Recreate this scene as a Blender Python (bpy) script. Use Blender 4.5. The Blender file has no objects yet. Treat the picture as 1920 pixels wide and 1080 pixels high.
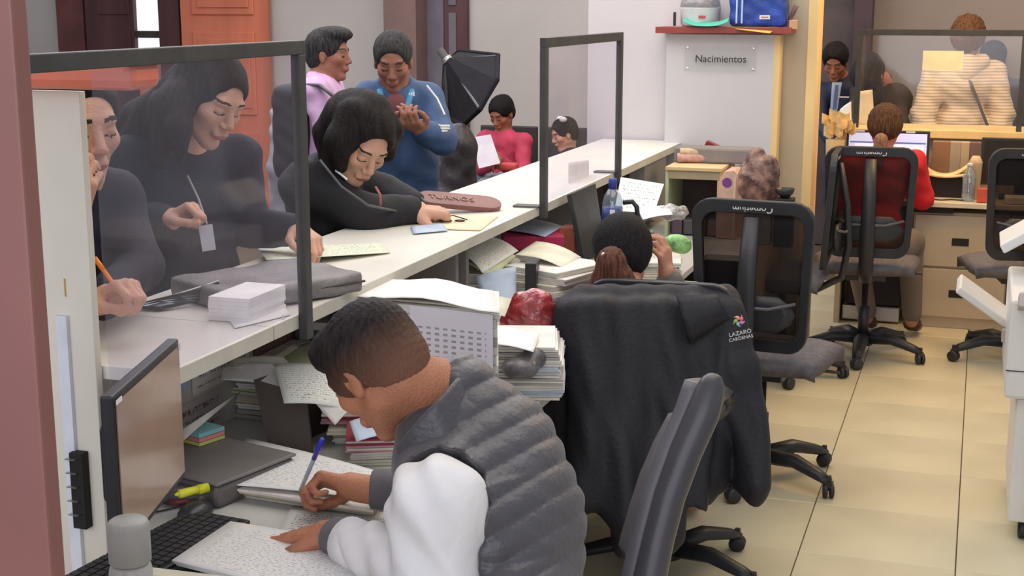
import bpy, math, random
import numpy as np
from mathutils import Vector, Matrix, Euler
random.seed(7); rng = np.random.RandomState(7)
D = bpy.data; SC = bpy.context.scene; COL = SC.collection
PI = math.pi

# ------------------------------------------------------------------ camera
F_PX, CAM_Z, HZ, VX = 2600.0, 1.78, 10.0, 1850.0
PITCH = math.atan((540-HZ)/F_PX); YAW = math.atan((VX-960)*math.cos(PITCH)/F_PX)
cd = D.cameras.new('camera'); cam = D.objects.new('camera', cd); COL.objects.link(cam)
cd.sensor_width = 36.0; cd.lens = F_PX*36/1920; cd.clip_start = 0.05; cd.clip_end = 60
cam.location = (0, 0, CAM_Z); cam.rotation_euler = (PI/2-PITCH, 0, YAW)
SC.camera = cam

# ------------------------------------------------------------------ light and exposure
def s2l(c): return tuple(((x/255)/12.92 if x/255 <= .04045 else ((x/255+.055)/1.055)**2.4) for x in c)
SC.view_settings.view_transform = 'Standard'; SC.view_settings.look = 'None'
SC.view_settings.gamma = 1.0; SC.view_settings.use_curve_mapping = False
SC.view_settings.exposure = 0.0
W = D.worlds.new('world'); SC.world = W; W.use_nodes = True
W.node_tree.nodes['Background'].inputs[0].default_value = (*s2l((226, 228, 236)), 1)
W.node_tree.nodes['Background'].inputs[1].default_value = 0.66
def area(name, loc, size, power, col, rot=(0, 0, 0)):
    l = D.lights.new(name, 'AREA'); l.shape = 'RECTANGLE'; l.size, l.size_y = size
    l.energy = power; l.color = s2l(col); o = D.objects.new(name, l); COL.objects.link(o)
    o.location = loc; o.rotation_euler = rot; return o
area('ceiling_light_office', (-0.6, 3.6, 3.0), (2.2, 3.0), 44, (255, 246, 232))
area('ceiling_light_desk', (-1.4, 5.8, 3.0), (1.2, 2.0), 26, (255, 250, 240))
area('ceiling_light_far', (0.15, 7.2, 2.8), (1.0, 0.8), 42, (255, 206, 130))
area('ceiling_light_far_counter', (0.1, 9.1, 2.9), (2.0, 0.5), 20, (255, 202, 128))
area('ceiling_light_lobby', (-3.6, 5.2, 3.2), (2.5, 3.5), 90, (240, 238, 246))
area('ceiling_light_lobby_back', (-3.2, 8.6, 3.2), (4.0, 2.0), 70, (250, 244, 236))
area('front_fill_light', (-0.6, -1.2, 1.9), (4.5, 2.2), 82, (240, 242, 255), (math.radians(85), 0, 0))  # unseen fill added behind the camera to brighten surfaces facing it
area('doorway_daylight', (-5.0, 6.6, 2.2), (1.2, 2.0), 26, (255, 236, 220), (0, math.radians(60), math.radians(-120)))

# ------------------------------------------------------------------ pixel helper (photograph 1920x1080)
cR = Vector((math.cos(YAW), math.sin(YAW), 0)); cFh = Vector((-math.sin(YAW), math.cos(YAW), 0))
cF = cFh*math.cos(PITCH)+Vector((0, 0, -math.sin(PITCH))); cU = cR.cross(cF); cO = Vector((0, 0, CAM_Z))
def ray(x, y): return cF+cR*((x-960)/F_PX)+cU*((540-y)/F_PX)
def at(x, y, X=None, Y=None, Z=None):
    d = ray(x, y); i, v = (0, X) if X is not None else ((1, Y) if Y is not None else (2, Z))
    return cO+d*((v-cO[i])/d[i])
def pt(x, y, t): return cO+ray(x, y)*t

# ------------------------------------------------------------------ materials
MATS = {}
def mat(name, col, rough=.6, metal=0, var=0, vs=8, bump=0, bs=60, spec=.4, stretch=None, sheen=0, col2=None, emis=None, coat=0):
    if name in MATS: return MATS[name]
    m = D.materials.new(name); m.use_nodes = True; nt = m.node_tree; N = nt.nodes; L = nt.links; b = N['Principled BSDF']
    c = (*s2l(col), 1); b.inputs['Base Color'].default_value = c
    b.inputs['Roughness'].default_value = rough; b.inputs['Metallic'].default_value = metal
    b.inputs['Specular IOR Level'].default_value = spec
    if sheen: b.inputs['Sheen Weight'].default_value = sheen; b.inputs['Sheen Roughness'].default_value = .5
    if coat: b.inputs['Coat Weight'].default_value = coat
    if emis: b.inputs['Emission Color'].default_value = (*s2l(emis[0]), 1); b.inputs['Emission Strength'].default_value = emis[1]
    tc = N.new('ShaderNodeTexCoord'); mp = N.new('ShaderNodeMapping'); L.new(tc.outputs['Object'], mp.inputs[0])
    if stretch: mp.inputs['Scale'].default_value = stretch
    nz = N.new('ShaderNodeTexNoise'); nz.inputs['Scale'].default_value = vs; nz.inputs['Detail'].default_value = 5; L.new(mp.outputs[0], nz.inputs[0])
    v = var if var else .06
    r = N.new('ShaderNodeValToRGB'); L.new(nz.outputs['Fac'], r.inputs[0])
    lo = s2l(tuple(max(0, x*(1-v)) for x in col)); hi = s2l(col2 or tuple(min(255, x*(1+v*.6)) for x in col))
    r.color_ramp.elements[0].position = .32; r.color_ramp.elements[1].position = .68
    r.color_ramp.elements[0].color = (*lo, 1); r.color_ramp.elements[1].color = (*hi, 1)
    L.new(r.outputs[0], b.inputs['Base Color'])
    if bump:
        n2 = N.new('ShaderNodeTexNoise'); n2.inputs['Scale'].default_value = bs; n2.inputs['Detail'].default_value = 3; L.new(mp.outputs[0], n2.inputs[0])
        bp = N.new('ShaderNodeBump'); bp.inputs['Strength'].default_value = bump; bp.inputs['Distance'].default_value = .01
        L.new(n2.outputs['Fac'], bp.inputs['Height']); L.new(bp.outputs[0], b.inputs['Normal'])
    MATS[name] = m; return m
def hairmat(name, col, col2, rough=.6):
    col2 = tuple(a*.55+b*.45 for a, b in zip(col, col2)); m = mat(name, col, rough, 0, .3, 130, .55, 330, .14, (1, 1, .10), col2=col2); return m
def glassmat(name, tint, opac, dirt, rough=.05, gl=.1):
    m = D.materials.new(name); m.use_nodes = True; nt = m.node_tree; N = nt.nodes; L = nt.links; N.clear()
    o = N.new('ShaderNodeOutputMaterial'); tr = N.new('ShaderNodeBsdfTransparent'); tr.inputs[0].default_value = (*s2l(tint), 1)
    df = N.new('ShaderNodeBsdfDiffuse'); df.inputs[0].default_value = (*s2l(dirt), 1)
    g = N.new('ShaderNodeBsdfGlossy'); g.inputs['Roughness'].default_value = rough
    tc = N.new('ShaderNodeTexCoord'); nz = N.new('ShaderNodeTexNoise'); nz.inputs['Scale'].default_value = 3; nz.inputs['Detail'].default_value = 6
    L.new(tc.outputs['Object'], nz.inputs[0]); mr = N.new('ShaderNodeMapRange'); mr.inputs[1].default_value = .3; mr.inputs[2].default_value = .75
    mr.inputs[3].default_value = opac*.6; mr.inputs[4].default_value = opac*1.5; L.new(nz.outputs['Fac'], mr.inputs[0])
    m1 = N.new('ShaderNodeMixShader'); L.new(mr.outputs[0], m1.inputs[0]); L.new(tr.outputs[0], m1.inputs[1]); L.new(df.outputs[0], m1.inputs[2])
    m2 = N.new('ShaderNodeMixShader'); m2.inputs[0].default_value = gl; L.new(m1.outputs[0], m2.inputs[1]); L.new(g.outputs[0], m2.inputs[2])
    L.new(m2.outputs[0], o.inputs[0]); MATS[name] = m; return m
def written(name, base=(226, 225, 224), ink=(120, 120, 128), rows=170, amount=.5, printed=False):
    """paper with rows of small marks along local x"""
    m = D.materials.new(name); m.use_nodes = True; nt = m.node_tree; N = nt.nodes; L = nt.links; b = N['Principled BSDF']; b.inputs['Roughness'].default_value = .7
    tc = N.new('ShaderNodeTexCoord'); sp = N.new('ShaderNodeSeparateXYZ'); L.new(tc.outputs['UV'], sp.inputs[0])
    def M(op, a, bb, clamp=False):
        n = N.new('ShaderNodeMath'); n.operation = op; n.use_clamp = clamp
        for i, q in enumerate((a, bb)):
            if q is None: continue
            if isinstance(q, (int, float)): n.inputs[i].default_value = q
            else: L.new(q, n.inputs[i])
        return n.outputs[0]
    row = M('SINE', M('MULTIPLY', sp.outputs['Y'], rows), None)
    rowm = M('GREATER_THAN', row, .25 if printed else -.1)
    mp = N.new('ShaderNodeMapping'); L.new(tc.outputs['UV'], mp.inputs[0]); mp.inputs['Scale'].default_value = (46 if not printed else 60, rows/3.2, 1)
    nz = N.new('ShaderNodeTexNoise'); nz.inputs['Scale'].default_value = 1.0; nz.inputs['Detail'].default_value = 2; L.new(mp.outputs[0], nz.inputs[0])
    mk = M('GREATER_THAN', nz.outputs['Fac'], 1-amount)
    f = M('MULTIPLY', rowm, mk)
    if printed:
        colm = M('GREATER_THAN', M('SINE', M('MULTIPLY', sp.outputs['X'], 62), None), -.1); f = M('MULTIPLY', rowm, colm)
    ex = M('MULTIPLY', M('GREATER_THAN', sp.outputs['X'], .08), M('LESS_THAN', sp.outputs['X'], .92))
    ey = M('MULTIPLY', M('GREATER_THAN', sp.outputs['Y'], .07), M('LESS_THAN', sp.outputs['Y'], .9 if not printed else .84))
    f = M('MULTIPLY', f, M('MULTIPLY', ex, ey))
    mx = N.new('ShaderNodeMix'); mx.data_type = 'RGBA'; L.new(f, mx.inputs['Factor'])
    mx.inputs[6].default_value = (*s2l(base), 1); mx.inputs[7].default_value = (*s2l(ink), 1); L.new(mx.outputs[2], b.inputs['Base Color'])
    MATS[name] = m; return m

# ------------------------------------------------------------------ geometry collector
class G:
    def __init__(s): s.v = []; s.f = []; s.m = []; s.uv = None
    def add(s, vs, fs, mi=0):
        n = len(s.v); s.v += [tuple(v) for v in vs]; s.f += [tuple(i+n for i in f) for f in fs]; s.m += [mi]*len(fs); return s
    def box(s, c, d, R=None, mi=0):
        c = Vector(c); R = R or Matrix.Identity(3)
        vs = [c+R @ Vector((sx*d[0]/2, sy*d[1]/2, sz*d[2]/2)) for sx in (-1, 1) for sy in (-1, 1) for sz in (-1, 1)]
        return s.add(vs, [(0, 1, 3, 2), (4, 6, 7, 5), (0, 4, 5, 1), (2, 3, 7, 6), (0, 2, 6, 4), (1, 5, 7, 3)], mi)
    def bb(s, a, b, mi=0): return s.box([(a[i]+b[i])/2 for i in range(3)], [abs(b[i]-a[i]) for i in range(3)], None, mi)
    def tube(s, pts, r, n=10, mi=0, closed=False, sq=1.0, up=None):
        pts = [Vector(p) for p in pts]; K = len(pts); rr = r if isinstance(r, (list, tuple)) else [r]*K; vs = []; fs = []
        prev = None
        for i, p in enumerate(pts):
            if closed: t = (pts[(i+1) % K]-pts[i-1])
            else: t = (pts[min(i+1, K-1)]-pts[max(i-1, 0)])
            t.normalize()
            if prev is None:
                u = Vector(up) if up else (Vector((0, 0, 1)) if abs(t.z) < .9 else Vector((1, 0, 0)))
            else: u = prev
            a = (u-t*u.dot(t)).normalized(); prev = a; b = t.cross(a)
            for k in range(n):
                th = 2*PI*(k+.5)/n; vs.append(p+(a*math.cos(th)*sq+b*math.sin(th))*rr[i])
        for i in range(K if closed else K-1):
            j = (i+1) % K
            for k in range(n):
                k2 = (k+1) % n; fs.append((i*n+k, i*n+k2, j*n+k2, j*n+k))
        if not closed: fs.append(tuple(range(n-1, -1, -1))); fs.append(tuple((K-1)*n+k for k in range(n)))
        return s.add(vs, fs, mi)
    def lathe(s, prof, c, n=24, mi=0, axis=None):
        c = Vector(c); R = Matrix.Identity(3)
        if axis is not None: R = Vector((0, 0, 1)).rotation_difference(Vector(axis)).to_matrix()
        vs = []; fs = []
        for r, z in prof:
            for k in range(n): th = 2*PI*k/n; vs.append(c+R @ Vector((r*math.cos(th), r*math.sin(th), z)))
        for i in range(len(prof)-1):
            for k in range(n): k2 = (k+1) % n; fs.append((i*n+k, i*n+k2, (i+1)*n+k2, (i+1)*n+k))
        fs.append(tuple(range(n-1, -1, -1))); fs.append(tuple((len(prof)-1)*n+k for k in range(n)))
        return s.add(vs, fs, mi)
    def prism(s, poly, ax, d0, d1, mi=0):
        """poly of 2-D points in the plane perpendicular to axis ax, extruded d0..d1"""
        def P(p, d): q = list(p); q.insert(ax, d); return q
        n = len(poly); vs = [P(p, d0) for p in poly]+[P(p, d1) for p in poly]
        fs = [tuple(range(n)), tuple(range(2*n-1, n-1, -1))]+[(i, i+n, (i+1) % n+n, (i+1) % n) for i in range(n)]
        return s.add(vs, fs, mi)
    def ball(s, c, r, n=12, mi=0, sc=(1, 1, 1)):
        c = Vector(c); vs = []; fs = []; m = n//2
        for i in range(1, m):
            ph = PI*i/m
            for k in range(n): th = 2*PI*k/n; vs.append(c+Vector((r*sc[0]*math.sin(ph)*math.cos(th), r*sc[1]*math.sin(ph)*math.sin(th), r*sc[2]*math.cos(ph))))
        vs += [c+Vector((0, 0, r*sc[2])), c-Vector((0, 0, r*sc[2]))]; a = len(vs)-2
        for i in range(m-2):
            for k in range(n): k2 = (k+1) % n; fs.append((i*n+k, (i+1)*n+k, (i+1)*n+k2, i*n+k2))
        for k in range(n): k2 = (k+1) % n; fs.append((a, k, k2)); fs.append((a+1, (m-2)*n+k2, (m-2)*n+k))
        return s.add(vs, fs, mi)
    def grid(s, fn, nu, nv, th=0, mi=0, uv=False):
        """surface fn(u,v) -> point, with thickness th along -normal; uv kept"""
        P = [[Vector(fn(i/nu, j/nv)) for j in range(nv+1)] for i in range(nu+1)]; vs = []; fs = []
        top = [p for r_ in P for p in r_]; W_ = nv+1
        nr = []
        for i in range(nu+1):
            for j in range(nv+1):
                a = P[min(i+1, nu)][j]-P[max(i-1, 0)][j]; b = P[i][min(j+1, nv)]-P[i][max(j-1, 0)]; nr.append(a.cross(b).normalized())
        vs = top+[p-n_*th for p, n_ in zip(top, nr)]; o = len(top)
        for i in range(nu):
            for j in range(nv):
                a, b, c, d = i*W_+j, (i+1)*W_+j, (i+1)*W_+j+1, i*W_+j+1
                fs.append((a, b, c, d)); fs.append((a+o, d+o, c+o, b+o))
        rim = [(i, 0) for i in range(nu+1)]+[(nu, j) for j in range(1, nv+1)]+[(i, nv) for i in range(nu-1, -1, -1)]+[(0, j) for j in range(nv-1, 0, -1)]
        for q in range(len(rim)):
            a = rim[q][0]*W_+rim[q][1]; b = rim[(q+1) % len(rim)][0]*W_+rim[(q+1) % len(rim)][1]; fs.append((a, a+o, b+o, b))
        base = len(s.v); s.add(vs, fs, mi)
        if s.uv is None: s.uv = {}
        for i in range(nu+1):
            for j in range(nv+1):
                s.uv[base+i*W_+j] = (i/nu, j/nv); s.uv[base+o+i*W_+j] = (i/nu, j/nv)
        return s
    def xf(s, M_): s.v = [tuple(M_ @ Vector(v)) for v in s.v]; return s

OFF = {}
def mesh_of(name, g, mats, off=(0, 0, 0), smooth=False):
    me = D.meshes.new(name)
    if isinstance(g, G):
        ox, oy, oz = off
        me.from_pydata([(x-ox, y-oy, z-oz) for x, y, z in g.v], [], g.f); me.polygons.foreach_set('material_index', g.m)
        if g.uv:
            ul = me.uv_layers.new(name='uv')
            for lp in me.loops: ul.data[lp.index].uv = g.uv.get(lp.vertex_index, (0, 0))
    else:
        v, f, mi = g; v = v-np.array(off); n = len(f)
        me.vertices.add(len(v)); me.vertices.foreach_set('co', v.astype(np.float32).ravel())
        me.loops.add(n*4); me.loops.foreach_set('vertex_index', f.astype(np.int32).ravel())
        me.polygons.add(n); me.polygons.foreach_set('loop_start', np.arange(0, n*4, 4, dtype=np.int32)); me.polygons.foreach_set('loop_total', np.full(n, 4, np.int32))
        me.polygons.foreach_set('material_index', mi.astype(np.int32)); me.update(calc_edges=True); smooth = True
    for m_ in (mats if isinstance(mats, (list, tuple)) else [mats]): me.materials.append(m_)
    if smooth: me.polygons.foreach_set('use_smooth', [True]*len(me.polygons))
    me.update(); return me
def part(name, g, mats, parent, smooth=False, bev=0, label=None, sub=0):
    off = OFF.get(parent.name, (0, 0, 0)) if parent else (0, 0, 0)
    o = D.objects.new(name, mesh_of(name, g, mats, off, smooth)); COL.objects.link(o); o.parent = parent
    if parent: OFF[o.name] = off
    if bev: b = o.modifiers.new('bevel', 'BEVEL'); b.width = bev; b.segments = 2; b.limit_method = 'ANGLE'; b.angle_limit = .7
    if sub: b = o.modifiers.new('sub', 'SUBSURF'); b.levels = b.render_levels = sub
    if label: o['label'] = label
    return o
def smooth_mod(o, it=2, f=.5):
    m = o.modifiers.new('soften', 'SMOOTH'); m.factor = f; m.iterations = it; return o
def tag(o, label, cat, group=None):
    o['label'] = label; o['category'] = cat
    if group: o['group'] = group
    return o
def thing(name, label, cat, loc=(0, 0, 0), rz=0, group=None, world=False):
    """world=True: parts are given in world coordinates around an Empty at loc"""
    o = D.objects.new(name, None); COL.objects.link(o); o.location = loc; o.rotation_euler = (0, 0, rz); o.empty_display_size = .1
    if world: OFF[o.name] = tuple(loc)
    return tag(o, label, cat, group)
def solo(name, g, mats, label, cat, group=None, smooth=False, bev=0, sub=0):
    V = np.array(g.v if isinstance(g, G) else g[0]); c = ((V[:, 0].min()+V[:, 0].max())/2, (V[:, 1].min()+V[:, 1].max())/2, V[:, 2].min())
    o = D.objects.new(name, mesh_of(name, g, mats, c, smooth)); COL.objects.link(o); o.location = c; OFF[o.name] = c
    if bev: b = o.modifiers.new('bevel', 'BEVEL'); b.width = bev; b.segments = 2; b.limit_method = 'ANGLE'; b.angle_limit = .7
    return tag(o, label, cat, group)
def struct(name, g, mats, parent=None, smooth=False, bev=0):
    o = part(name, g, mats, parent, smooth, bev)
    if parent is None: o['kind'] = 'structure'
    return o
def dup(root, loc, rz, label=None, group=None):
    r = root.copy(); COL.objects.link(r); r.location = loc; r.rotation_euler = (0, 0, rz)
    if label: r['label'] = label
    if group: r['group'] = group
    for ch in list(root.children):
        c = ch.copy(); COL.objects.link(c); c.parent = r
        for g_ in list(ch.children): d_ = g_.copy(); COL.objects.link(d_); d_.parent = c
    return r
def textg(txt, size, O_, ux, uy, depth=.0008, align='CENTER'):
    """lettering as real geometry: O_ centre, ux reading direction, uy up direction"""
    cu = D.curves.new('t', 'FONT'); cu.body = txt; cu.size = size; cu.extrude = depth; cu.align_x = align; cu.align_y = 'CENTER'
    ob = D.objects.new('t', cu); COL.objects.link(ob); dg = bpy.context.evaluated_depsgraph_get(); me = D.meshes.new_from_object(ob.evaluated_get(dg))
    ux = Vector(ux).normalized(); uy = Vector(uy).normalized(); n = ux.cross(uy); O_ = Vector(O_); g = G()
    g.add([O_+ux*v.co.x+uy*v.co.y+n*v.co.z for v in me.vertices], [tuple(p.vertices) for p in me.polygons])
    D.objects.remove(ob); D.curves.remove(cu); D.meshes.remove(me); return g

# ------------------------------------------------------------------ signed distance bodies
def nrm(v): v = np.asarray(v, float); return v/np.linalg.norm(v)
class Field:
    def __init__(s, k=.02): s.p = []; s.k = k; s.disp = None
    def cap(s, a, b, ra, rb=None, k=None, m=0, sub=False): s.p.append(('c', np.array(a, float), np.array(b, float), ra, ra if rb is None else rb, s.k if k is None else k, m, sub)); return s
    def ell(s, c, r, R=None, k=None, m=0, sub=False): s.p.append(('e', np.array(c, float), np.array(r, float), np.eye(3) if R is None else np.array(R, float), None, s.k if k is None else k, m, sub)); return s
    def box(s, c, h, R=None, rd=.01, k=None, m=0, sub=False): s.p.append(('b', np.array(c, float), np.array(h, float), np.eye(3) if R is None else np.array(R, float), rd, s.k if k is None else k, m, sub)); return s
    def bounds(s, p):
        if p[0] == 'c': lo = np.minimum(p[1]-p[3], p[2]-p[4]); hi = np.maximum(p[1]+p[3], p[2]+p[4])
        elif p[0] == 'e': e = np.sqrt(((p[3]*p[2])**2).sum(1)); lo = p[1]-e; hi = p[1]+e
        else: e = np.abs(p[3]) @ (p[2]+p[4]); lo = p[1]-e; hi = p[1]+e
        return lo, hi
    def mesh(s, h=.01, fine=()):
        """h: coarse step; fine: list of (centre, half size, step)"""
        B = [s.bounds(p) for p in s.p if not p[7]]
        lo = np.min([b[0] for b in B], 0)-.02; hi = np.max([b[1] for b in B], 0)+.02
        ax = []
        for i in range(3):
            x = lo[i]; L_ = [x]
            while x < hi[i]:
                st = h
                for c, r, fs in fine:
                    if c[i]-r-h < x < c[i]+r: st = min(st, fs)
                x += st; L_.append(x)
            ax.append(np.array(L_, np.float32))
        S = tuple(len(a) for a in ax); d = np.full(S, .06, np.float32); mt = np.zeros(S, np.int8)
        for p in s.p:
            l, u = s.bounds(p); mg = max(p[5], .012)+h*1.5
            sl = []; em = False
            for i in range(3):
                a = max(0, np.searchsorted(ax[i], l[i]-mg)-1); b = min(S[i], np.searchsorted(ax[i], u[i]+mg)+1)
                if b <= a: em = True
                sl.append(slice(a, b))
            if em: continue
            X = ax[0][sl[0]][:, None, None]; Y = ax[1][sl[1]][None, :, None]; Z = ax[2][sl[2]][None, None, :]
            if p[0] == 'c':
                a, b = p[1], p[2]; ab = b-a; L2 = float(ab @ ab)+1e-9
                t = np.clip(((X-a[0])*ab[0]+(Y-a[1])*ab[1]+(Z-a[2])*ab[2])/L2, 0, 1)
                q = np.sqrt((X-a[0]-t*ab[0])**2+(Y-a[1]-t*ab[1])**2+(Z-a[2]-t*ab[2])**2)-(p[3]+(p[4]-p[3])*t)
            else:
                R = p[3]; dx, dy, dz = X-p[1][0], Y-p[1][1], Z-p[1][2]
                l0 = dx*R[0, 0]+dy*R[1, 0]+dz*R[2, 0]; l1 = dx*R[0, 1]+dy*R[1, 1]+dz*R[2, 1]; l2 = dx*R[0, 2]+dy*R[1, 2]+dz*R[2, 2]
                if p[0] == 'e':
                    r = p[2]; k0 = np.sqrt((l0/r[0])**2+(l1/r[1])**2+(l2/r[2])**2); k1 = np.sqrt((l0/r[0]**2)**2+(l1/r[1]**2)**2+(l2/r[2]**2)**2)+1e-9
                    q = k0*(k0-1)/k1
                else:
                    hh = p[2]; q0 = np.abs(l0)-hh[0]; q1 = np.abs(l1)-hh[1]; q2 = np.abs(l2)-hh[2]
                    q = np.sqrt(np.maximum(q0, 0)**2+np.maximum(q1, 0)**2+np.maximum(q2, 0)**2)+np.minimum(np.maximum(q0, np.maximum(q1, q2)), 0)-p[4]
            q = q.astype(np.float32); cur = d[tuple(sl)]; k = max(p[5], 1e-4)
            if p[7]:
                q = -q; hh = np.clip(.5-.5*(q-cur)/k, 0, 1); ms = q > cur
                d[tuple(sl)] = q+(cur-q)*hh+k*hh*(1-hh)
                if p[6]: mm = mt[tuple(sl)]; mm[ms] = p[6]; mt[tuple(sl)] = mm
            else:
                ms = q < cur; hh = np.clip(.5+.5*(cur-q)/k, 0, 1)
                d[tuple(sl)] = cur+(q-cur)*hh-k*hh*(1-hh)
                mm = mt[tuple(sl)]; mm[ms] = p[6]; mt[tuple(sl)] = mm
        if s.disp: d = d+s.disp(ax[0][:, None, None], ax[1][None, :, None], ax[2][None, None, :]).astype(np.float32)
        d[0] = d[-1] = .06; d[:, 0] = d[:, -1] = .06; d[:, :, 0] = d[:, :, -1] = .06
        return nets(d, mt, ax)
def nets(d, mt, ax):
    s = d < 0; c = np.zeros(tuple(n-1 for n in d.shape), np.int8)
    for i in (0, 1):
        for j in (0, 1):
            for k in (0, 1): c += s[i:s.shape[0]-1+i, j:s.shape[1]-1+j, k:s.shape[2]-1+k]
    act = (c > 0) & (c < 8); idx = np.argwhere(act); n = len(idx)
    cid = np.full(act.shape, -1, np.int32); cid[act] = np.arange(n)
    acc = np.zeros((n, 3)); cnt = np.zeros(n); I = idx
    for a in range(3):
        o1, o2 = [q for q in range(3) if q != a]
        for u in (0, 1):
            for w in (0, 1):
                p0 = I.copy(); p0[:, o1] += u; p0[:, o2] += w; p1 = p0.copy(); p1[:, a] += 1
                d0 = d[p0[:, 0], p0[:, 1], p0[:, 2]]; d1 = d[p1[:, 0], p1[:, 1], p1[:, 2]]; cr = (d0 < 0) != (d1 < 0)
                t = np.where(cr, d0/np.where(cr, d0-d1, 1), 0)
                pos = np.stack([ax[q][p0[:, q]] for q in range(3)], 1).astype(float); pos[:, a] += t*(ax[a][p1[:, a]]-ax[a][p0[:, a]])
                acc += pos*cr[:, None]; cnt += cr
    V = acc/cnt[:, None]; Fs = []; Ms = []
    for a in range(3):
        o1, o2 = [(1, 2), (2, 0), (0, 1)][a]
        sa = [slice(None)]*3; sb = [slice(None)]*3; sa[a] = slice(0, -1); sb[a] = slice(1, None)
        for q in (o1, o2): sa[q] = slice(1, -1); sb[q] = slice(1, -1)
        A = s[tuple(sa)]; B = s[tuple(sb)]; e = np.argwhere(A != B)
        if not len(e): continue
        inn = A[e[:, 0], e[:, 1], e[:, 2]]; e = e.copy(); e[:, o1] += 1; e[:, o2] += 1
        def C(du, dw): q = e.copy(); q[:, o1] -= du; q[:, o2] -= dw; return cid[q[:, 0], q[:, 1], q[:, 2]]
        quad = np.stack([C(1, 1), C(0, 1), C(0, 0), C(1, 0)], 1); quad[~inn] = quad[~inn][:, ::-1]
        Fs.append(quad); Ms.append(mt[e[:, 0], e[:, 1], e[:, 2]])
    return V, np.concatenate(Fs), np.concatenate(Ms)
def frame(fwd, up=(0, 0, 1)):
    f = nrm(fwd); r = nrm(np.cross(f, up)); u = np.cross(r, f); return np.stack([r, f, u], 1)
# ------------------------------------------------------------------ people library
A_ = np.array
def head(Fd, c, R, s=1.0, lipw=1.0, open_eye=False, face=True):
    """head features: materials 0 skin, 1 lips, 2 brow/lash, 3 eye white"""
    c = A_(c, float)
    def w(x, y, z): return c+R @ (A_([x, y, z])*s)
    def E(p, r, k=.012, m=0, sub=False): Fd.ell(w(*p), A_(r)*s, R, k, m, sub)
    def K(a, b, ra, rb=None, k=.012, m=0): Fd.cap(w(*a), w(*b), ra*s, (ra if rb is None else rb)*s, k, m)
    E((0, -.012, .035), (.073, .094, .080)); E((0, .02, -.018), (.060, .070, .082), .02)
    for q in (-1, 1): K((.045*q, .0, -.052), (.010*q, .060, -.090), .022, .020, .02); E((.040*q, .056, -.014), (.022, .024, .02), .02)
    E((0, .070, -.093), (.021, .018, .017), .012)
    if face:
        K((-.034, .074, .032), (.034, .074, .032), .012, k=.014)
        for q in (-1, 1): E((.031*q, .098, .010), (.017, .013, .012), .01, 0, True)
        K((0, .080, .022), (0, .104, -.020), .0085, .012, .008); E((0, .088, -.054), (.026, .012, .016), .012)
        for q in (-1, 1):
            E((.012*q, .096, -.026), (.009, .010, .008), .005)
            E((.031*q, .073, .009), (.0145, .0135, .0125), .002, 3 if open_eye else 0)
            if open_eye: E((.031*q, .080, .008), (.007, .0075, .007), .0005, 2); K((.018*q, .086, .017), (.044*q, .080, .016), .004, k=.002, m=0)
        E((0, .0945, -.0552), (.021*lipw, .006, .0042), .001); E((0, .0935, -.0625), (.018*lipw, .006, .0048), .001)
    for q in (-1, 1):
        E((.074*q, -.006, .0), (.008, .018, .031), .006); E((.073*q, -.004, -.024), (.008, .010, .012), .006)
        E((.083*q, .000, .004), (.006, .008, .017), .003, 0, True)
def paint_face(msh, c, R, s, thick=1.0):
    """brow, lash line and lips are given by place on the face: materials 1 lips, 2 brow"""
    V, Fq, mi = msh; ce = ((V[Fq[:, 0]]+V[Fq[:, 2]])/2-A_(c, float)) @ R/s; x, y, z = np.abs(ce[:, 0]), ce[:, 1], ce[:, 2]; fr = y > .055; mi = mi.copy()
    t_ = thick
    mi[fr & (x > .013) & (x < .050) & (np.abs(z-(.0325+.0045*np.sin((x-.013)/.037*2.6))) < .0030*t_)] = 2
    mi[fr & (x > .016) & (x < .046) & (np.abs(z-(.0035-.0035*np.sin((x-.016)/.030*3.1))) < .0019*t_)] = 2
    mi[fr & (y > .075) & (x < .022) & (z > -.0675+(x/.022)**2*.006) & (z < -.0515-(x/.022)**2*.005)] = 1
    return V, Fq, mi
def hand(Fd, wr, d, n, side, curl=(.5, .5, .5, .5), th=.5, s=1.0, spread=.03, index=None):
    """d finger direction, n palm normal (fingers curl towards n), side +1/-1: thumb on +/- (d x n); 5 fingers"""
    wr = A_(wr, float); d = nrm(d); n = nrm(A_(n, float)-d*np.dot(n, d)); w = np.cross(d, n)*side
    P = lambda a, b, c: wr+(d*a+w*b+n*c)*s
    Fd.cap(P(-.03, 0, 0), P(.02, 0, 0), .026*s, .028*s, .012)
    for b, L in ((.027, .088), (.009, .092), (-.010, .086), (-.027, .076)): Fd.cap(P(.012, b*.55, 0), P(L, b, 0), .0165*s, .0115*s, .008)
    tips = []
    for i, (b, L, r) in enumerate(((.028, (.040, .024, .020), .0098), (.009, (.044, .028, .021), .0100), (-.010, (.041, .026, .021), .0096), (-.028, (.032, .021, .018), .0086))):
        p = P((.088, .092, .086, .076)[i], b, 0); cu = curl[i]; ang = 0; sp = (1.5-i)*spread
        for j, l in enumerate(L):
            ang += cu*(1.0, 1.25, .8)[j]; dd = d*math.cos(ang)+n*math.sin(ang)+w*sp*math.cos(ang); q = p+nrm(dd)*l*s
            Fd.cap(p, q, r*(1-.1*j)*s, r*(1-.1*(j+1))*s, .0035); p = q
        tips.append(p)
    a = P(.022, .024, .004); b = a+(d*.62+w*(.70-.35*th)+n*(.15+.45*th))*.046*s; c = b+(d*.80+w*(.25-.6*th)+n*(.1+.5*th))*.034*s; e = c+(d*.85-w*.45*th+n*(.1+.3*th))*.024*s
    Fd.cap(a, b, .0165*s, .0125*s, .010); Fd.cap(b, c, .0120*s, .0105*s, .004); Fd.cap(c, e, .0105*s, .0085*s, .004)
    return tips, e
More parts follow.
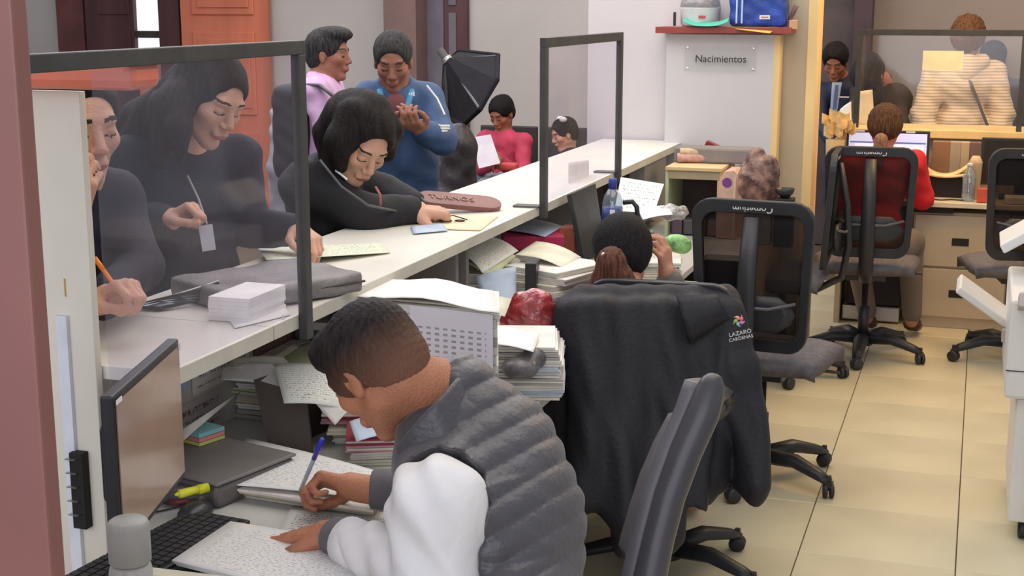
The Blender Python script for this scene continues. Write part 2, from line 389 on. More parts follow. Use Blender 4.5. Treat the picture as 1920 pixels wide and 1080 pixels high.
def tor(Fd, J, inf=0, w=1.0, m=0, k=.05, low=True):
    sl, sr, nk, ch, be, pe = [A_(J[q], float) for q in ('shL', 'shR', 'neck', 'chest', 'belly', 'pelvis')]
    r = nrm(sr-sl); up = nrm((sl+sr)/2-ch); f = nrm(np.cross(up, r)); R = np.stack([r, f, np.cross(r, f)], 1)
    Fd.ell(ch, (.145*w+inf, .100*w+inf, .155+inf), R, k, m); Fd.cap(sl, sr, .050+inf, None, k, m)
    Fd.cap(nk, (sl*.55+sr*.45), .042+inf*.7, .052+inf, k, m); Fd.cap(nk, (sr*.55+sl*.45), .042+inf*.7, .052+inf, k, m)
    up2 = nrm(ch-pe); R2 = np.stack([r, nrm(np.cross(up2, r)), up2], 1)
    Fd.ell(be, (.135*w+inf, .098*w+inf, .14+inf), R2, k, m)
    if low: Fd.ell(pe, (.150*w+inf, .105*w+inf, .12+inf), R2, k, m)
def arm(Fd, J, q, inf=0, m=0, end=1.0, k=.02, big=1.0):
    s, e, w = [A_(J[x+q], float) for x in ('sh', 'el', 'wr')]; w = e+(w-e)*end
    Fd.cap(s, e, .045*big+inf, .037*big+inf, k, m); Fd.cap(e, w, .038*big+inf, (.027 if end > .9 else .032)*big+inf, k, m)
def legs(Fd, J, inf=0, m=0, k=.03, foot=True):
    for q in 'LR':
        if 'hip'+q not in J: continue
        h, kn, an = [A_(J[x+q], float) for x in ('hip', 'kn', 'an')]
        Fd.cap(h, kn, .085+inf, .055+inf, k, m); Fd.cap(kn, an, .054+inf, .036+inf, k, m)
        if foot: fo = A_(J['foot'+q], float); Fd.cap(an-A_([0, 0, .04]), fo, .036, .03, k, m)
def stand(J, base, r, f, z=.90, gap=.10, knee_fwd=.02):
    """fills in legs under a standing person: base = ground point, r = right vector, f = forward"""
    base = A_(base, float); r = A_(r, float); f = A_(f, float)
    for q, sg in (('L', -1), ('R', 1)):
        J['hip'+q] = base+r*sg*gap*.9+A_([0, 0, z-.04]); J['kn'+q] = base+r*sg*gap+f*knee_fwd+A_([0, 0, .50]); J['an'+q] = base+r*sg*gap+A_([0, 0, .09])
        J['foot'+q] = base+r*sg*gap*1.1+f*.15+A_([0, 0, .035])
def wrk(amp, f=38, ph=0.0):
    return lambda X, Y, Z: amp*(np.sin(X*f+2.1*np.sin(Z*f*.55+ph)+Y*f*.3)*np.sin(Z*f*.75+1.7*np.sin(Y*f*.7+ph)+X*f*.2)+.5*np.sin(Z*f*1.9+X*f*1.1+ph))
def strands(amp, c, R, f=60):
    def fn(X, Y, Z):
        a = np.arctan2((X-c[0])*R[0, 0]+(Y-c[1])*R[1, 0]+(Z-c[2])*R[2, 0], (X-c[0])*R[0, 1]+(Y-c[1])*R[1, 1]+(Z-c[2])*R[2, 1])
        return amp*np.sin(a*f+3*np.sin(Z*25))+amp*.5*np.sin(a*f*2.3+Z*70)
    return fn
SKIN = {'tan': mat('skin_tan', (176, 124, 100), .55, 0, .10, 6, .25, 160, .35), 'light': mat('skin_light', (205, 158, 134), .55, 0, .10, 6, .25, 160, .35),
        'dark': mat('skin_brown', (150, 100, 80), .55, 0, .10, 6, .25, 160, .35), 'writer': mat('skin_writer', (176, 118, 88), .5, 0, .12, 7, .3, 170, .35)}
M_lips = mat('lip_skin', (160, 92, 84), .45); M_brow = mat('brow_hair', (46, 38, 38), .7); M_eye = mat('eye_white', (210, 205, 200), .3)
H_black = hairmat('hair_black', (24, 21, 23), (50, 45, 48)); H_dark = hairmat('hair_dark_brown', (32, 25, 24), (64, 49, 44)); H_brown = hairmat('hair_chestnut', (88, 54, 44), (150, 104, 84))
H_grey = hairmat('hair_salt_pepper', (44, 41, 41), (104, 102, 102)); H_blond = hairmat('hair_light_brown', (72, 50, 38), (146, 110, 78))
def skinmats(k): return [SKIN[k], M_lips, M_brow, M_eye]
def short_hair(c, R, s, front=.0, long=0, k=.012, amp=.002, side=True):
    """cropped hair as a shell over the skull, open over the face"""
    c = A_(c, float); F_ = Field(.012); w = lambda x, y, z: c+R @ (A_([x, y, z])*s)
    F_.ell(w(0, -.016, .042), A_((.082, .101, .086))*s, R); F_.ell(w(0, -.045, -.005), A_((.070, .068, .075+long))*s, R)
    F_.ell(w(0, .105, -.045+front), A_((.088, .062, .092))*s, R, .008, 0, True)
    for q in (-1, 1): F_.ell(w(.085*q, .0, -.030), A_((.028, .030, .042))*s, R, .006, 0, True)
    F_.disp = strands(amp, c, R, 50); return F_
# ------------------------------------------------------------------ setting
M_wall = mat('plaster_grey', (192, 188, 186), .85, 0, .04, 1.2, .15, 40); M_wall_b = mat('plaster_white', (206, 200, 200), .8, 0, .03, 1.5, .1, 40)
M_wall_far = mat('plaster_far', (158, 148, 142), .85, 0, .05, 1.2, .1, 40)
M_tile = mat('floor_tile', (206, 196, 166), .28, 0, .06, 2.0, .03, 30, .4); M_grout = mat('grout', (92, 80, 62), .9)
M_maroon = mat('maroon_paint', (138, 92, 86), .5, 0, .06, 3, .05, 30); M_cream = mat('cream_panel', (222, 216, 200), .5, 0, .035, 3)
M_cap = mat('terracotta_cap', (222, 122, 96), .35, 0, .10, 4, .05, 20); M_cap2 = mat('red_brown_cap', (146, 66, 58), .4, 0, .1, 4)
M_lam = mat('laminate_white', (226, 222, 212), .32, 0, .03, 5); M_lam_edge = mat('laminate_edge', (196, 192, 178), .5, 0, .05, 8)
M_black = mat('black_frame', (62, 62, 60), .45, 0, .12, 12); M_plast = mat('black_plastic', (44, 44, 47), .42, 0, .12, 10); M_plast_g = mat('grey_plastic', (92, 90, 92), .5)
M_mesh_f = mat('grey_seat_cloth', (104, 100, 104), .9, 0, .1, 40, .4, 400)
M_brownp = mat('brown_panel', (146, 110, 98), .6, 0, .08, 5, .05, 60, .3, (1, 1, 8)); M_greyp = mat('grey_panel', (128, 122, 118), .6, 0, .06, 5)
M_oak_lit = mat('wood_and_warm_light', (240, 208, 148), .5, 0, .08, 6, .05, 60, .3, (1, 1, .2)); M_metal = mat('steel', (190, 188, 184), .3, .9)  # real ledge wood; also warm light painted on wall end and board side
M_chrome = mat('chrome', (220, 220, 222), .15, 1.0); M_white = mat('white_plastic', (222, 222, 222), .4); M_paper = mat('paper_white', (232, 230, 226), .7, 0, .03, 12, .05, 30)
M_cabinet = mat('beige_steel', (186, 170, 146), .45, 0, .04, 3); M_dk = mat('dark_recess', (34, 30, 28), .7)
M_glass = glassmat('acrylic_sheet', (250, 249, 253), .034, (205, 200, 212), .04, .035); M_glass2 = glassmat('acrylic_clear', (252, 252, 252), .02, (210, 205, 200), .04, .03)
Mpap_w = written('handwritten_page', (226, 224, 222), (176, 176, 180), 190, .46); Mpap_p = written('printed_table', (224, 220, 226), (158, 156, 164), 130, .5, True)
Mpap_t = written('typed_page', (228, 228, 222), (138, 138, 140), 120, .46); Mpap_g = written('certificate_page', (214, 218, 196), (160, 166, 146), 70, .46)
Mpap_n = written('plan_print', (226, 220, 212), (150, 136, 140), 34, .5)

fl = struct('floor', G().bb((-9, -1.5, -.06), (3.5, 11.2, -.008)), M_grout)
tm = []
for i in range(3):
    g = G(); g.box((0, 0, -.004), (.4945, .4735, .008)); tm.append(mesh_of('tile', g, M_tile))
for i in range(-4, 4):
    for j in range(-8, 10):
        o = D.objects.new('tile', tm[(i*3+j) % 3]); COL.objects.link(o); o.parent = fl; o.location = (.02+.498*(i+.5), 4.43+.475*(j+.5), random.uniform(-.0006, 0))
        b = o.modifiers.new('bevel', 'BEVEL'); b.width = .002; b.segments = 1
struct('wall_back', G().bb((-9, 10.8, 0), (3.5, 11.0, 3.4)), M_wall)
struct('wall_left', G().bb((-9.2, -1.5, 0), (-9, 11.0, 3.4)), M_wall)
# short wall that ends the counter, warm light on its end painted as a yellow strip
wr = struct('wall_counter_end', G().bb((-1.94, 7.02, 0), (-1.0, 7.22, 3.4)), M_wall_b)
struct('wall_counter_side', G().bb((-1.0, 7.02, 0), (-.82, 7.22, 3.4)), mat('plaster_warm_lit', (198, 184, 158), .85, 0, .04, 2))  # beige imitates warm light on this stretch of the wall
struct('wall_end_lit', G().bb((-.82, 7.00, 0), (-.775, 7.24, 3.4)), M_oak_lit)
# maroon post at the near left and the far doors
struct('trim_2', G().bb((-1.30, 1.37, 0), (at(88, 540, Y=1.40).x, 1.40, 3.0)), M_maroon, bev=.004)
M_dwood = mat('dark_door_wood', (84, 56, 60), .45, 0, .15, 5, .05, 50, .3, (1, 1, .15)); M_owood = mat('orange_door_wood', (206, 122, 96), .4, 0, .10, 4, .05, 60, .3, (1, 1, .12))
M_dblue = mat('slate_reveal', (110, 106, 118), .7)
def yz(x0, x1, y, z0=0, z1=3.1, th=.08):  # x-range from photograph columns at depth plane y
    a = at(x0, 60, Y=y).x; b = at(x1, 60, Y=y).x; return (a, y-th, z0), (b, y, z1)
d1 = struct('door_1', G().bb(*yz(118, 168, 10.8)), mat('door_frame_wood', (104, 62, 62), .45, 0, .15, 5))
struct('door_leaf', G().bb(*yz(168, 258, 10.76, th=.05)), M_dwood, d1)
struct('door_frame', G().bb(*yz(310, 348, 10.8, th=.1)), M_dwood, d1)
g = G(); g.bb(*yz(346, 508, 10.74, th=.05)); struct('door_leaf', g, M_owood, d1)
for z0, z1, nm in ((1.70, 3.0, 'door_panel'), (.85, 1.56, 'door_panel'), (.2, .7, 'door_panel')):
    a, b = yz(362, 478, 10.69, z0, z1, .018); struct(nm, G().bb(a, b), M_owood, d1, bev=.008)
    a, b = yz(372, 468, 10.672, z0+.06, z1-.06, .012); struct('door_moulding', G().bb(a, b), M_owood, d1, bev=.006)
    a, b = yz(185, 245, 10.71, z0, z1, .012); struct('door_panel', G().bb(a, b), M_dwood, d1, bev=.006)
a, b = yz(258, 312, 10.79, 0, 1.30, .04); struct('door_panel', G().bb(a, b), M_owood, d1)
M_day = mat('daylight_pane', (236, 236, 244), .3, emis=((238, 240, 250), .8))
w1 = struct('window_1', G().bb(*yz(256, 312, 10.78, 1.30, 3.0, .02)), M_day)
a, b = yz(256, 312, 10.76, 1.50, 1.56, .03); struct('window_bar', G().bb(a, b), M_black, w1)
d2 = struct('door_2', G().bb(*yz(747, 806, 10.78, th=.30)), mat('brown_pilaster', (122, 98, 96), .6, 0, .06, 4))
struct('door_reveal', G().bb(*yz(806, 838, 10.8, th=.08)), M_dblue, d2)
struct('door_leaf', G().bb(*yz(836, 880, 10.79, th=.05)), M_dwood, d2)
for z0, z1 in ((1.78, 2.6), (1.30, 1.72), (.4, 1.2)): a, b = yz(842, 856, 10.74, z0, z1, .015); struct('door_panel', G().bb(a, b), M_dblue, d2, bev=.004)
d3 = struct('door_3', G().bb(*yz(1608, 1640, 10.8, th=.2)), mat('purple_frame', (78, 62, 72), .5))
struct('door_leaf', G().bb(*yz(1535, 1608, 10.79, th=.05)), mat('grey_dark_leaf', (84, 76, 80), .5, 0, .15, 4), d3)
wf = struct('wall_far', G().bb((-1.15, 10.70, 0), (3.4, 10.74, 3.3)).bb((-1.15, 10.71, 0), (-1.14, 10.73, .1)), M_wall_far)
d3.location.y -= .14

# ------------------------------------------------------------------ counter
CX0, CX1, CZ = -1.85, -1.42, 1.10
t = thing('counter', 'long narrow white laminate service counter running from the window to the end wall', 'counter', (-1.63, 4.2, 0), world=True)
for y0, y1 in ((2.205, 2.60), (2.605, 4.345), (4.35, 7.0)): part('counter_top', G().bb((CX0, y0, CZ-.028), (CX1, y1, CZ)), [M_lam], t, bev=.002)
for y0, y1 in ((2.205, 2.60), (2.605, 4.345), (4.35, 7.0)): part('edge_band', G().bb((CX1, y0, CZ-.030), (CX1+.004, y1, CZ+.001)), [M_lam_edge], t)
part('back_panel', G().bb((-1.80, 2.205, 0), (-1.775, 7.0, CZ-.03)), M_greyp, t)
for y in (3.36, 3.86, 3.95, 5.2, 6.75): part('divider', G().bb((-1.775, y-.012, .75), (-1.47, y+.012, CZ-.03)), M_greyp, t)
for y0, y1 in ((3.12, 3.345), (3.375, 3.84), (3.97, 5.18)): part('inner_panel', G().bb((-1.774, y0, .78), (-1.755, y1, CZ-.035)), M_brownp if y0 < 3.6 else M_greyp, t)
part('corner_block', G().bb((-1.50, 6.15, .80), (-1.424, 6.60, CZ-.03)), M_greyp, t, bev=.004)
t = thing('work_desk', 'long white desk below the service counter, cluttered with papers', 'desk', (-1.4, 4.2, 0), world=True)
for x0, y0, y1 in ((-1.52, 1.55, 2.205), (-1.765, 2.21, 3.6), (-1.765, 3.605, 5.3), (-1.765, 5.305, 6.95)): part('desk_top', G().bb((x0, y0, .722), (-1.06, y1, .75)), mat('desk_laminate', (196, 196, 190), .35, 0, .03, 5), t, bev=.003)
part('end_panel', G().bb((-.93, 5.78, .0), (-.91, 6.93, .722)), M_cabinet, t); part('desk_return', G().bb((-1.0595, 5.75, .722), (-.90, 6.95, .75)), mat('desk_laminate', (0, 0, 0)), t, bev=.003)
for y in (1.6, 3.6, 5.3, 6.9): part('side_panel', G().bb((-1.74 if y > 2 else -1.5, y-.012, 0), (-1.12, y+.012, .722)), M_greyp, t)

# acrylic screens standing on the counter edge
def screen(name, label, y0, y1, z1, w, zb, ys=0, sheet=M_glass):
    t = thing(name, label, 'screen', (CX1+.012, (y0+y1)/2, zb), world=True, group='acrylic screens on the counter edge')
    x0, x1 = CX1+.004, CX1+.004+.022
    part('top_bar', G().bb((x0, y0, z1-w), (x1, y1, z1)), M_black, t, bev=.002)
    part('post', G().bb((x0, y1-w, zb), (x1, y1, z1-w)), M_black, t, bev=.002)
    part('post', G().bb((x0, y0, zb), (x1, y0+w, z1-w)), M_black, t, bev=.002)
    part('acrylic_sheet', G().bb((x0+.008, max(ys, y0+w), CZ+.012), (x0+.012, y1-w, z1-w)), sheet, t)
    return t
pA = at(552, 75, X=CX1); pB = at(1010, 64, X=CX1); pC = at(1158, 60, X=CX1)
screen('counter_screen', 'near clear acrylic screen in a thick black frame in front of the long-haired woman', 1.72, pA.y, pA.z, .030, 1.045, at(192, 500, X=CX1+.012).y)
t = screen('counter_screen', 'small acrylic screen in a black frame further down the counter', pB.y, pC.y, pC.z, .034, 1.06)
for y in (pB.y-.03, pC.y-.05): solo('screen_foot', G().bb((-1.50, y-.006, CZ+.001), (-1.41, y+.045, CZ+.007)), M_plast_g, 'flat grey metal foot on the counter at the '+('near' if y < 5 else 'far')+' post of the small screen', 'bracket')
solo('screw_hook', G().tube([at(530, 590, X=-1.43), at(533, 603, X=-1.43), at(538, 612, X=-1.43)], .003), M_white, 'little white hook hanging under the counter edge beside the near screen post', 'hook')

# near divider panel with terracotta cap
t = thing('divider_panel', 'tall cream divider panel with a terracotta cap beside the maroon post', 'partition', (-1.8, 2.17, 0), world=True)
xr = at(192, 700, Y=2.20).x
part('panel', G().bb((-2.35, 2.180, 0), (xr, 2.20, 1.625)), M_cream, t, bev=.002)
zt = at(150, 113, Y=2.12).z; zb_ = at(150, 168, Y=2.12).z
part('cap', G().bb((-2.4, 2.10, zb_), (at(258, 140, Y=2.12).x, 2.20, zt)), M_cap, t, bev=.018)
M_reflection = mat('bluish_reflection', (226, 228, 236), .5)
part('reflection_strip', G().bb((at(92, 800, Y=2.13).x, 2.170, .3), (at(112, 800, Y=2.13).x, 2.1795, 1.20)), M_reflection, t)  # pale reflection on the panel, built as a raised strip
part('tape_patch', G().bb((at(92, 540, Y=2.13).x, 2.176, at(92, 556, Y=2.17).z), (at(116, 540, Y=2.17).x, 2.1795, at(92, 522, Y=2.17).z)), mat('tan_tape', (214, 170, 96), .5), t, bev=.001, label='tan tape patch')
sp = part('wall_plate', G().bb((at(114, 900, Y=2.13).x, 2.158, at(120, 1000, Y=2.13).z), (at(139, 900, Y=2.13).x, 2.1795, at(120, 858, Y=2.13).z)), M_dk, t, bev=.002, label='black slotted plate')
for k in range(5):
    z = at(115, 872+k*26, Y=2.12).z; part('slot_pin', G().bb((at(106, 900, Y=2.12).x, 2.148, z), (at(124, 900, Y=2.12).x, 2.157, z+.002)), M_metal, t)

# far name board
t = thing('name_board_partition', 'pale grey partition board reading Nacimientos under a red-brown shelf', 'partition', (-1.25, 6.9, 0), world=True)
M_board = mat('board_grey', (200, 197, 196), .55, 0, .02, 2); bx0, bx1 = at(1249, 120, Y=6.9).x, at(1450, 120, Y=6.9).x
part('board', G().bb((bx0, 6.90, .76), (bx1, 6.95, 1.64)), M_board, t)
part('side_post', G().bb((bx1, 6.90, .76), (bx1+.03, 7.01, 1.64)), M_oak_lit, t)  # yellow stands for warm light on the board's side edge
part('shelf', G().bb((at(1232, 55, Y=6.86).x, 6.82, at(1240, 62, Y=6.86).z), (at(1484, 55, Y=6.86).x, 7.02, at(1240, 50, Y=6.86).z)), M_cap2, t, bev=.002)
for x, y in ((1288, 90), (1412, 92), (1288, 129), (1411, 131)):
    p = at(x, y, Y=6.89); part('standoff', G().lathe([(.007, -.012), (.010, -.010), (.010, .0), (.006, .003)], p+Vector((0, .012, 0)), 14, axis=(0, -1, 0)), M_chrome, t, smooth=True)
a = at(1283, 86, Y=6.885); b = at(1417, 136, Y=6.885)
part('name_plate', G().bb((a.x, 6.884, b.z), (b.x, 6.888, a.z)), glassmat('plate_clear', (250, 250, 250), .05, (225, 225, 225), .1, .008), t)
p = at(1351, 111, Y=6.88); part('lettering', textg('Nacimientos', .050, (p.x, 6.8815, p.z), (1, 0, 0), (0, 0, 1)), mat('dark_ink', (50, 46, 50), .6), t)
# ------------------------------------------------------------------ mesh task chair (built at the origin, sitter faces +Y)
M_net = glassmat('mesh_net', (176, 168, 164), .26, (46, 44, 46), .6, .01)
def rrect(w, h, r, n=5, taper=0):
    P = []
    for cx, cy, a0 in ((w/2-r, h/2-r, 0), (-w/2+r, h/2-r, 90), (-w/2+r, -h/2+r, 180), (w/2-r, -h/2+r, 270)):
        for k in range(n+1): a = math.radians(a0+90*k/n); x, y = cx+r*math.cos(a), cy+r*math.sin(a); P.append((x*(1-taper*(h/2-y)/h), y))
    return P
def task_chair(name, label, sw=.44, bh=.56, seat_z=.47, arms=True, rot5=0., text=None, back_y=-.26, top=1.08, group='black mesh task chairs', tilt=.06):
    t = thing(name, label, 'office chair', (0, 0, 0), group=group)
    zc = top-bh/2
    cur = lambda x, z: (x, back_y+.05-.22*(x*x)+tilt*(-(z-zc))*1.0, z)
    fr = rrect(sw, bh, .075, 5, .10); inn = rrect(sw-.075, bh-.10, .05, 5, .10)
    N_ = len(fr); g = G(); vs = []
    for dy in (-.014, .016):
        for P_ in (fr, inn):
            for x, y in P_: q = cur(x, zc+y); vs.append((q[0], q[1]+dy, q[2]))
    fs = []
    for k in range(N_):
        j = (k+1) % N_; fs += [(k, j, N_+j, N_+k), (2*N_+k, 3*N_+k, 3*N_+j, 2*N_+j), (k, 2*N_+k, 2*N_+j, j), (N_+k, N_+j, 3*N_+j, 3*N_+k)]
    g.add(vs, fs); part('backrest_frame', g, M_plast, t, bev=.005, smooth=False)
    g = G().grid(lambda u, v: cur((u-.5)*(sw-.07)*(1-.10*(1-v)), zc+(v-.5)*(bh-.09)), 8, 8, .003); part('backrest_mesh', g, M_net, t, smooth=True)
    g = G().tube([(-.17, back_y-.0, zc-.08), (-.08, back_y-.035, zc-.10), (.08, back_y-.035, zc-.10), (.17, back_y-.0, zc-.08)], .006, 8); part('lumbar_wire', g, M_plast_g, t, smooth=True)
    g = G().grid(lambda u, v: (( u-.5)*(.34-.12*(2*v-1)**2), back_y+.002-.015*math.cos((u-.5)*3), zc-.19+v*.13), 8, 4, .018); part('lumbar_pad', g, M_plast, t, smooth=True)
    g = G().tube([(0, back_y+.01, zc+bh*.5-.06), (0, back_y-.03, zc+.02), (0, back_y-.045, zc-.18), (0, back_y-.02, seat_z+.0), (0, back_y+.10, seat_z-.07), (0, 0, seat_z-.075)], [.030, .034, .036, .036, .032, .03], 10, sq=.5, up=(0, 1, 0)); part('spine', g, M_plast, t, smooth=True)
    def seatf(u, v):
        a = (u-.5)*2; b = (v-.5)*2; q = max(abs(a), abs(b)); x = a*.262*(1-.10*b*b*(b < 0)); y = b*.235*(1-.12*a*a)+.02; return (x, y, seat_z+.045-.035*q**4-.03*max(0, b-.5))
    part('seat', G().grid(seatf, 12, 12, .055), M_mesh_f, t, smooth=True)
    part('mechanism', G().box((0, .0, seat_z-.055), (.20, .24, .05)).tube([(.1, .02, seat_z-.05), (.28, .05, seat_z-.06)], .006), M_plast, t, bev=.008)
    part('gas_lift', G().lathe([(.028, .09), (.028, .26), (.016, .262), (.016, seat_z-.07)], (0, 0, 0), 16), M_plast, t, smooth=True)
    if arms:
        for sx in (-1, 1):
            a = part('armrest', G().tube([(sx*.16, 0, seat_z-.05), (sx*.28, 0, seat_z-.04), (sx*.295, 0, seat_z+.05), (sx*.295, 0, seat_z+.19)], .018, 10, sq=1.5), M_plast, t, smooth=True)
            part('arm_pad', G().box((sx*.29, .03, seat_z+.205), (.075, .25, .03)), M_plast, a, bev=.012)
    g = G().lathe([(.05, .06), (.055, .10), (.035, .115)], (0, 0, 0), 16); part('hub', g, M_plast, t, smooth=True)
    for k in range(5):
        a = rot5+k*2*PI/5; c, s_ = math.cos(a), math.sin(a)
        part('base_arm', G().tube([(c*.03, s_*.03, .095), (c*.16, s_*.16, .105), (c*.27, s_*.27, .075), (c*.31, s_*.31, .062)], [.042, .037, .029, .023], 8, sq=.7), M_plast, t, smooth=True)
        ca = part('caster', G().tube([(c*.31, s_*.31, .085), (c*.31, s_*.31, .03)], .010, 8).box((c*.31, s_*.31, .052), (.03, .03, .02)), M_plast, t)
        b = a+.7; ux, uy = math.cos(b), math.sin(b)
        for sg in (-1, 1): part('wheel', G().lathe([(.016, -.009), (.027, -.007), (.028, .006), (.018, .009)], (c*.31+ux*.012*sg, s_*.31+uy*.012*sg, .0285), 14, axis=(ux, uy, 0)), M_plast, ca, smooth=True)
    if text:
        q = cur(0, top-.030); part('brand_print', textg(text, .034, (q[0], q[1]-.018, q[2]), (-1, 0, 0), (0, 0, -1)), M_white, t)
    return t
ch = task_chair('task_chair', 'empty black mesh office chair just behind the chair with the jacket', sw=.45, bh=.555, seat_z=.495, text='Cometium', rot5=-.38, top=1.105, arms=False)
ch.location = (-.715, 5.12, 0); ch.rotation_euler.z = -.10
c2 = dup(ch, (-.50, 7.20, 0), .06, 'black mesh office chair the woman in the red sweater sits on', None)
for o in c2.children:
    if o.name.startswith('brand_print') or o.name.startswith('armrest'): pass
c2.scale = (1, 1, 1)
c3 = dup(ch, (.235, 7.35, 0), .18, 'black mesh office chair cut by the right edge in front of the filing cabinets', None)
c4 = dup(ch, (-.86, 6.72, 0), 1.60, 'black mesh office chair turned edge-on left of the seated woman in red', None)
# near chair seen edge-on: padded shell back
t = thing('padded_chair', 'dark grey padded office chair seen edge-on in the right foreground, behind the writing man', 'office chair', (-.62, 2.45, 0), -.0, world=True)
prof = [(1335, 722, 2.62), (1318, 775, 2.62), (1285, 850, 2.62), (1256, 930, 2.62), (1235, 1010, 2.62), (1215, 1100, 2.62), (1200, 1190, 2.62)]
P_ = [pt(*q) for q in prof]; wd = Vector((-.24, .971, 0)); fd = Vector((-.971, -.24, 0))
def cback(th0, th1, hw):
    def fn(u, v):
        i = u*(len(P_)-1); k = min(int(i), len(P_)-2); f = i-k; p = P_[k].lerp(P_[k+1], f); e = (v-.5)*2
        edge = max(0, 1-((u*6)**.5 if u < 1/6 else 1)); return p+wd*(.0+(v)*.38*(1-.35*edge))+fd*(th0-.03*(1-e*e))-Vector((0, 0, (.11*v+.03*v*v)*(1-u)**.5))
    return fn
part('backrest_shell', G().grid(cback(-.012, 0, 0), 18, 10, .018), M_plast, t, smooth=True, label='glossy black shell')
part('backrest_pad', G().grid(cback(.020, 0, 0), 18, 10, .035), mat('grey_vinyl', (98, 95, 100), .45, 0, .08, 8, .1, 200), t, smooth=True)
part('backrest_rim', G().tube([P_[0]+Vector((0, 0, .022)), P_[0]+Vector((0, 0, .016))]+[p for p in P_], [.008, .018, .026, .032, .031, .030, .030, .032, .034], 14, sq=1.0), mat('rim_plastic', (70, 68, 72), .35), t, smooth=True)
part('seat', G().box((-.80, 2.46, .50), (.46, .46, .07)), M_mesh_f, t, bev=.02)
part('gas_lift', G().lathe([(.03, .08), (.03, .46)], (-.80, 2.46, 0), 14), M_plast, t)
part('back_bracket', G().tube([P_[5]+wd*.2, P_[6]+wd*.2+Vector((0, 0, -.08)), Vector((-.72, 2.46, .44))], .025, 8), M_plast, t, smooth=True)
for k in range(5):
    a = .3+k*2*PI/5; c, s_ = math.cos(a), math.sin(a)
    part('base_arm', G().tube([(-.80+c*.02, 2.46+s_*.02, .09), (-.80+c*.30, 2.46+s_*.30, .065)], [.032, .02], 8), M_plast, t, smooth=True)
    part('caster', G().lathe([(.016, -.012), (.028, -.008), (.028, .008), (.016, .012)], (-.80+c*.31, 2.46+s_*.31, .0285), 14, axis=(c, s_, 0)), M_plast, t, smooth=True)
# chair under the jacket
jc = dup(ch, (-.86, 4.12, 0), .05, 'black mesh office chair almost hidden under the black jacket', None)
for o in list(jc.children):
    if o.name.startswith('armrest') or o.name.startswith('arm_pad') or o.name.startswith('brand'): 
        for q in list(o.children): D.objects.remove(q)
        D.objects.remove(o)
jc.scale = (1, 1, .90)
# ------------------------------------------------------------------ paper, folders and desk clutter
def lerp(a, b, t): return a+(b-a)*t
def quad(c, n=8, bend=0, droop=None):
    TL, TR, BR, BL = [Vector(p) for p in c]; nn = (TR-TL).cross(BL-TL).normalized()
    if nn.z < 0: nn = -nn
    def fn(u, v):
        p = lerp(lerp(TL, TR, u), lerp(BL, BR, u), v)+nn*bend*math.sin(PI*u)
        if droop: p = p+Vector((0, 0, -1))*droop(u, v)
        return p
    return fn
def sheet(name, c, m, label, cat='paper', group=None, bend=0, th=.0008, droop=None, n=8):
    """c: four corners; uv x runs TL->TR, uv y runs upward"""
    TL, TR, BR, BL = c; g = G().grid(quad((BL, BR, TR, TL), n, bend, droop), n, n, th)
    return solo(name, g, m, label, cat, group, smooth=True)
def slab(g, c, sx, sy, h, rz, wob=.003, mi=0, lay=3):
    """a closed folder or pad: a few thin leaves slightly offset"""
    z = c[2]
    for k in range(lay):
        R = Matrix.Rotation(rz+random.uniform(-.02, .02), 3, 'Z'); hh = h/lay
        g.box((c[0]+random.uniform(-wob, wob), c[1]+random.uniform(-wob, wob), z+hh*(k+.5)), (sx*random.uniform(.97, 1.0), sy*random.uniform(.97, 1.0), hh*.86), R, mi if k in (0, lay-1) else 0)
M_f = [mat('folder_'+n, c, .7, 0, .08, 10, .1, 40) for n, c in (('manila', (196, 182, 150)), ('white', (222, 218, 210)), ('grey', (168, 162, 156)), ('blue', (182, 196, 214)), ('pink', (206, 150, 158)), ('cream', (216, 210, 190)), ('red', (150, 58, 72)), ('green', (190, 196, 160)))]
FN = 'manila white grey blue pink cream red green'.split(); ORD = 'first second third fourth fifth sixth seventh eighth ninth tenth eleventh twelfth'.split()
def stack(cx, cy, z0, cols, label, group, sx=.23, sy=.33, rz=0, h=(.008, .02), wob=.02, name='folder', lean=(0, 0)):
    z = z0
    for i, q in enumerate(cols):
        hh = random.uniform(*h); g = G(); x = cx+random.uniform(-wob, wob)+lean[0]*(z-z0); y = cy+random.uniform(-wob, wob)+lean[1]*(z-z0)
        slab(g, (x, y, z), sx, sy, hh, rz+random.uniform(-.08, .08), mi=1, lay=max(2, int(hh/.005)))
        n_ = len(cols)-i; lb = FN[q]+' '+label+', '+(ORD[n_-1]+' from the top' if n_ > 1 else 'topmost')
        if len(lb.split()) > 16: print('LONG', lb)
        solo(name, g, [M_f[1], M_f[q]], lb, 'folder', group); z += hh+.0006
    return z
DZ = .75
# monitor at the near left
zt_ = 1.16; a = at(336, 634, Z=zt_); b = at(212, 744, Z=zt_); ex = (a-b).normalized(); nrmv = Vector((ex.y, -ex.x, 0)); Lm = (a-b).length; Hm = .275
t = thing('monitor', 'black flat monitor with a brownish reflection on its screen beside the thermos at left', 'monitor', ((a+b)/2).to_tuple()[:2]+(DZ,), world=True)
Rm = Matrix((ex, -nrmv, Vector((0, 0, 1)))).transposed(); cm = (a+b)/2-Vector((0, 0, Hm/2))
part('housing', G().box(cm-nrmv*.012, (Lm, .022, Hm), Rm), M_plast, t, bev=.004)
part('screen', G().box(cm+nrmv*.0005, (Lm-.022, .002, Hm-.028), Rm), mat('screen_tan_reflection', (168, 142, 122), .16, 0, .10, 2, 0, 0, .6), t, label='switched-off glossy screen')  # tan tone is a reflection put into the screen colour
part('rear_bulge', G().box(cm-nrmv*.035-ex*.05, (Lm*.45, .03, Hm*.5), Rm), M_plast, t, bev=.01)
part('stand', G().box(cm-nrmv*.045-Vector((0, 0, .17)), (.05, .015, .22), Rm), M_plast, t)
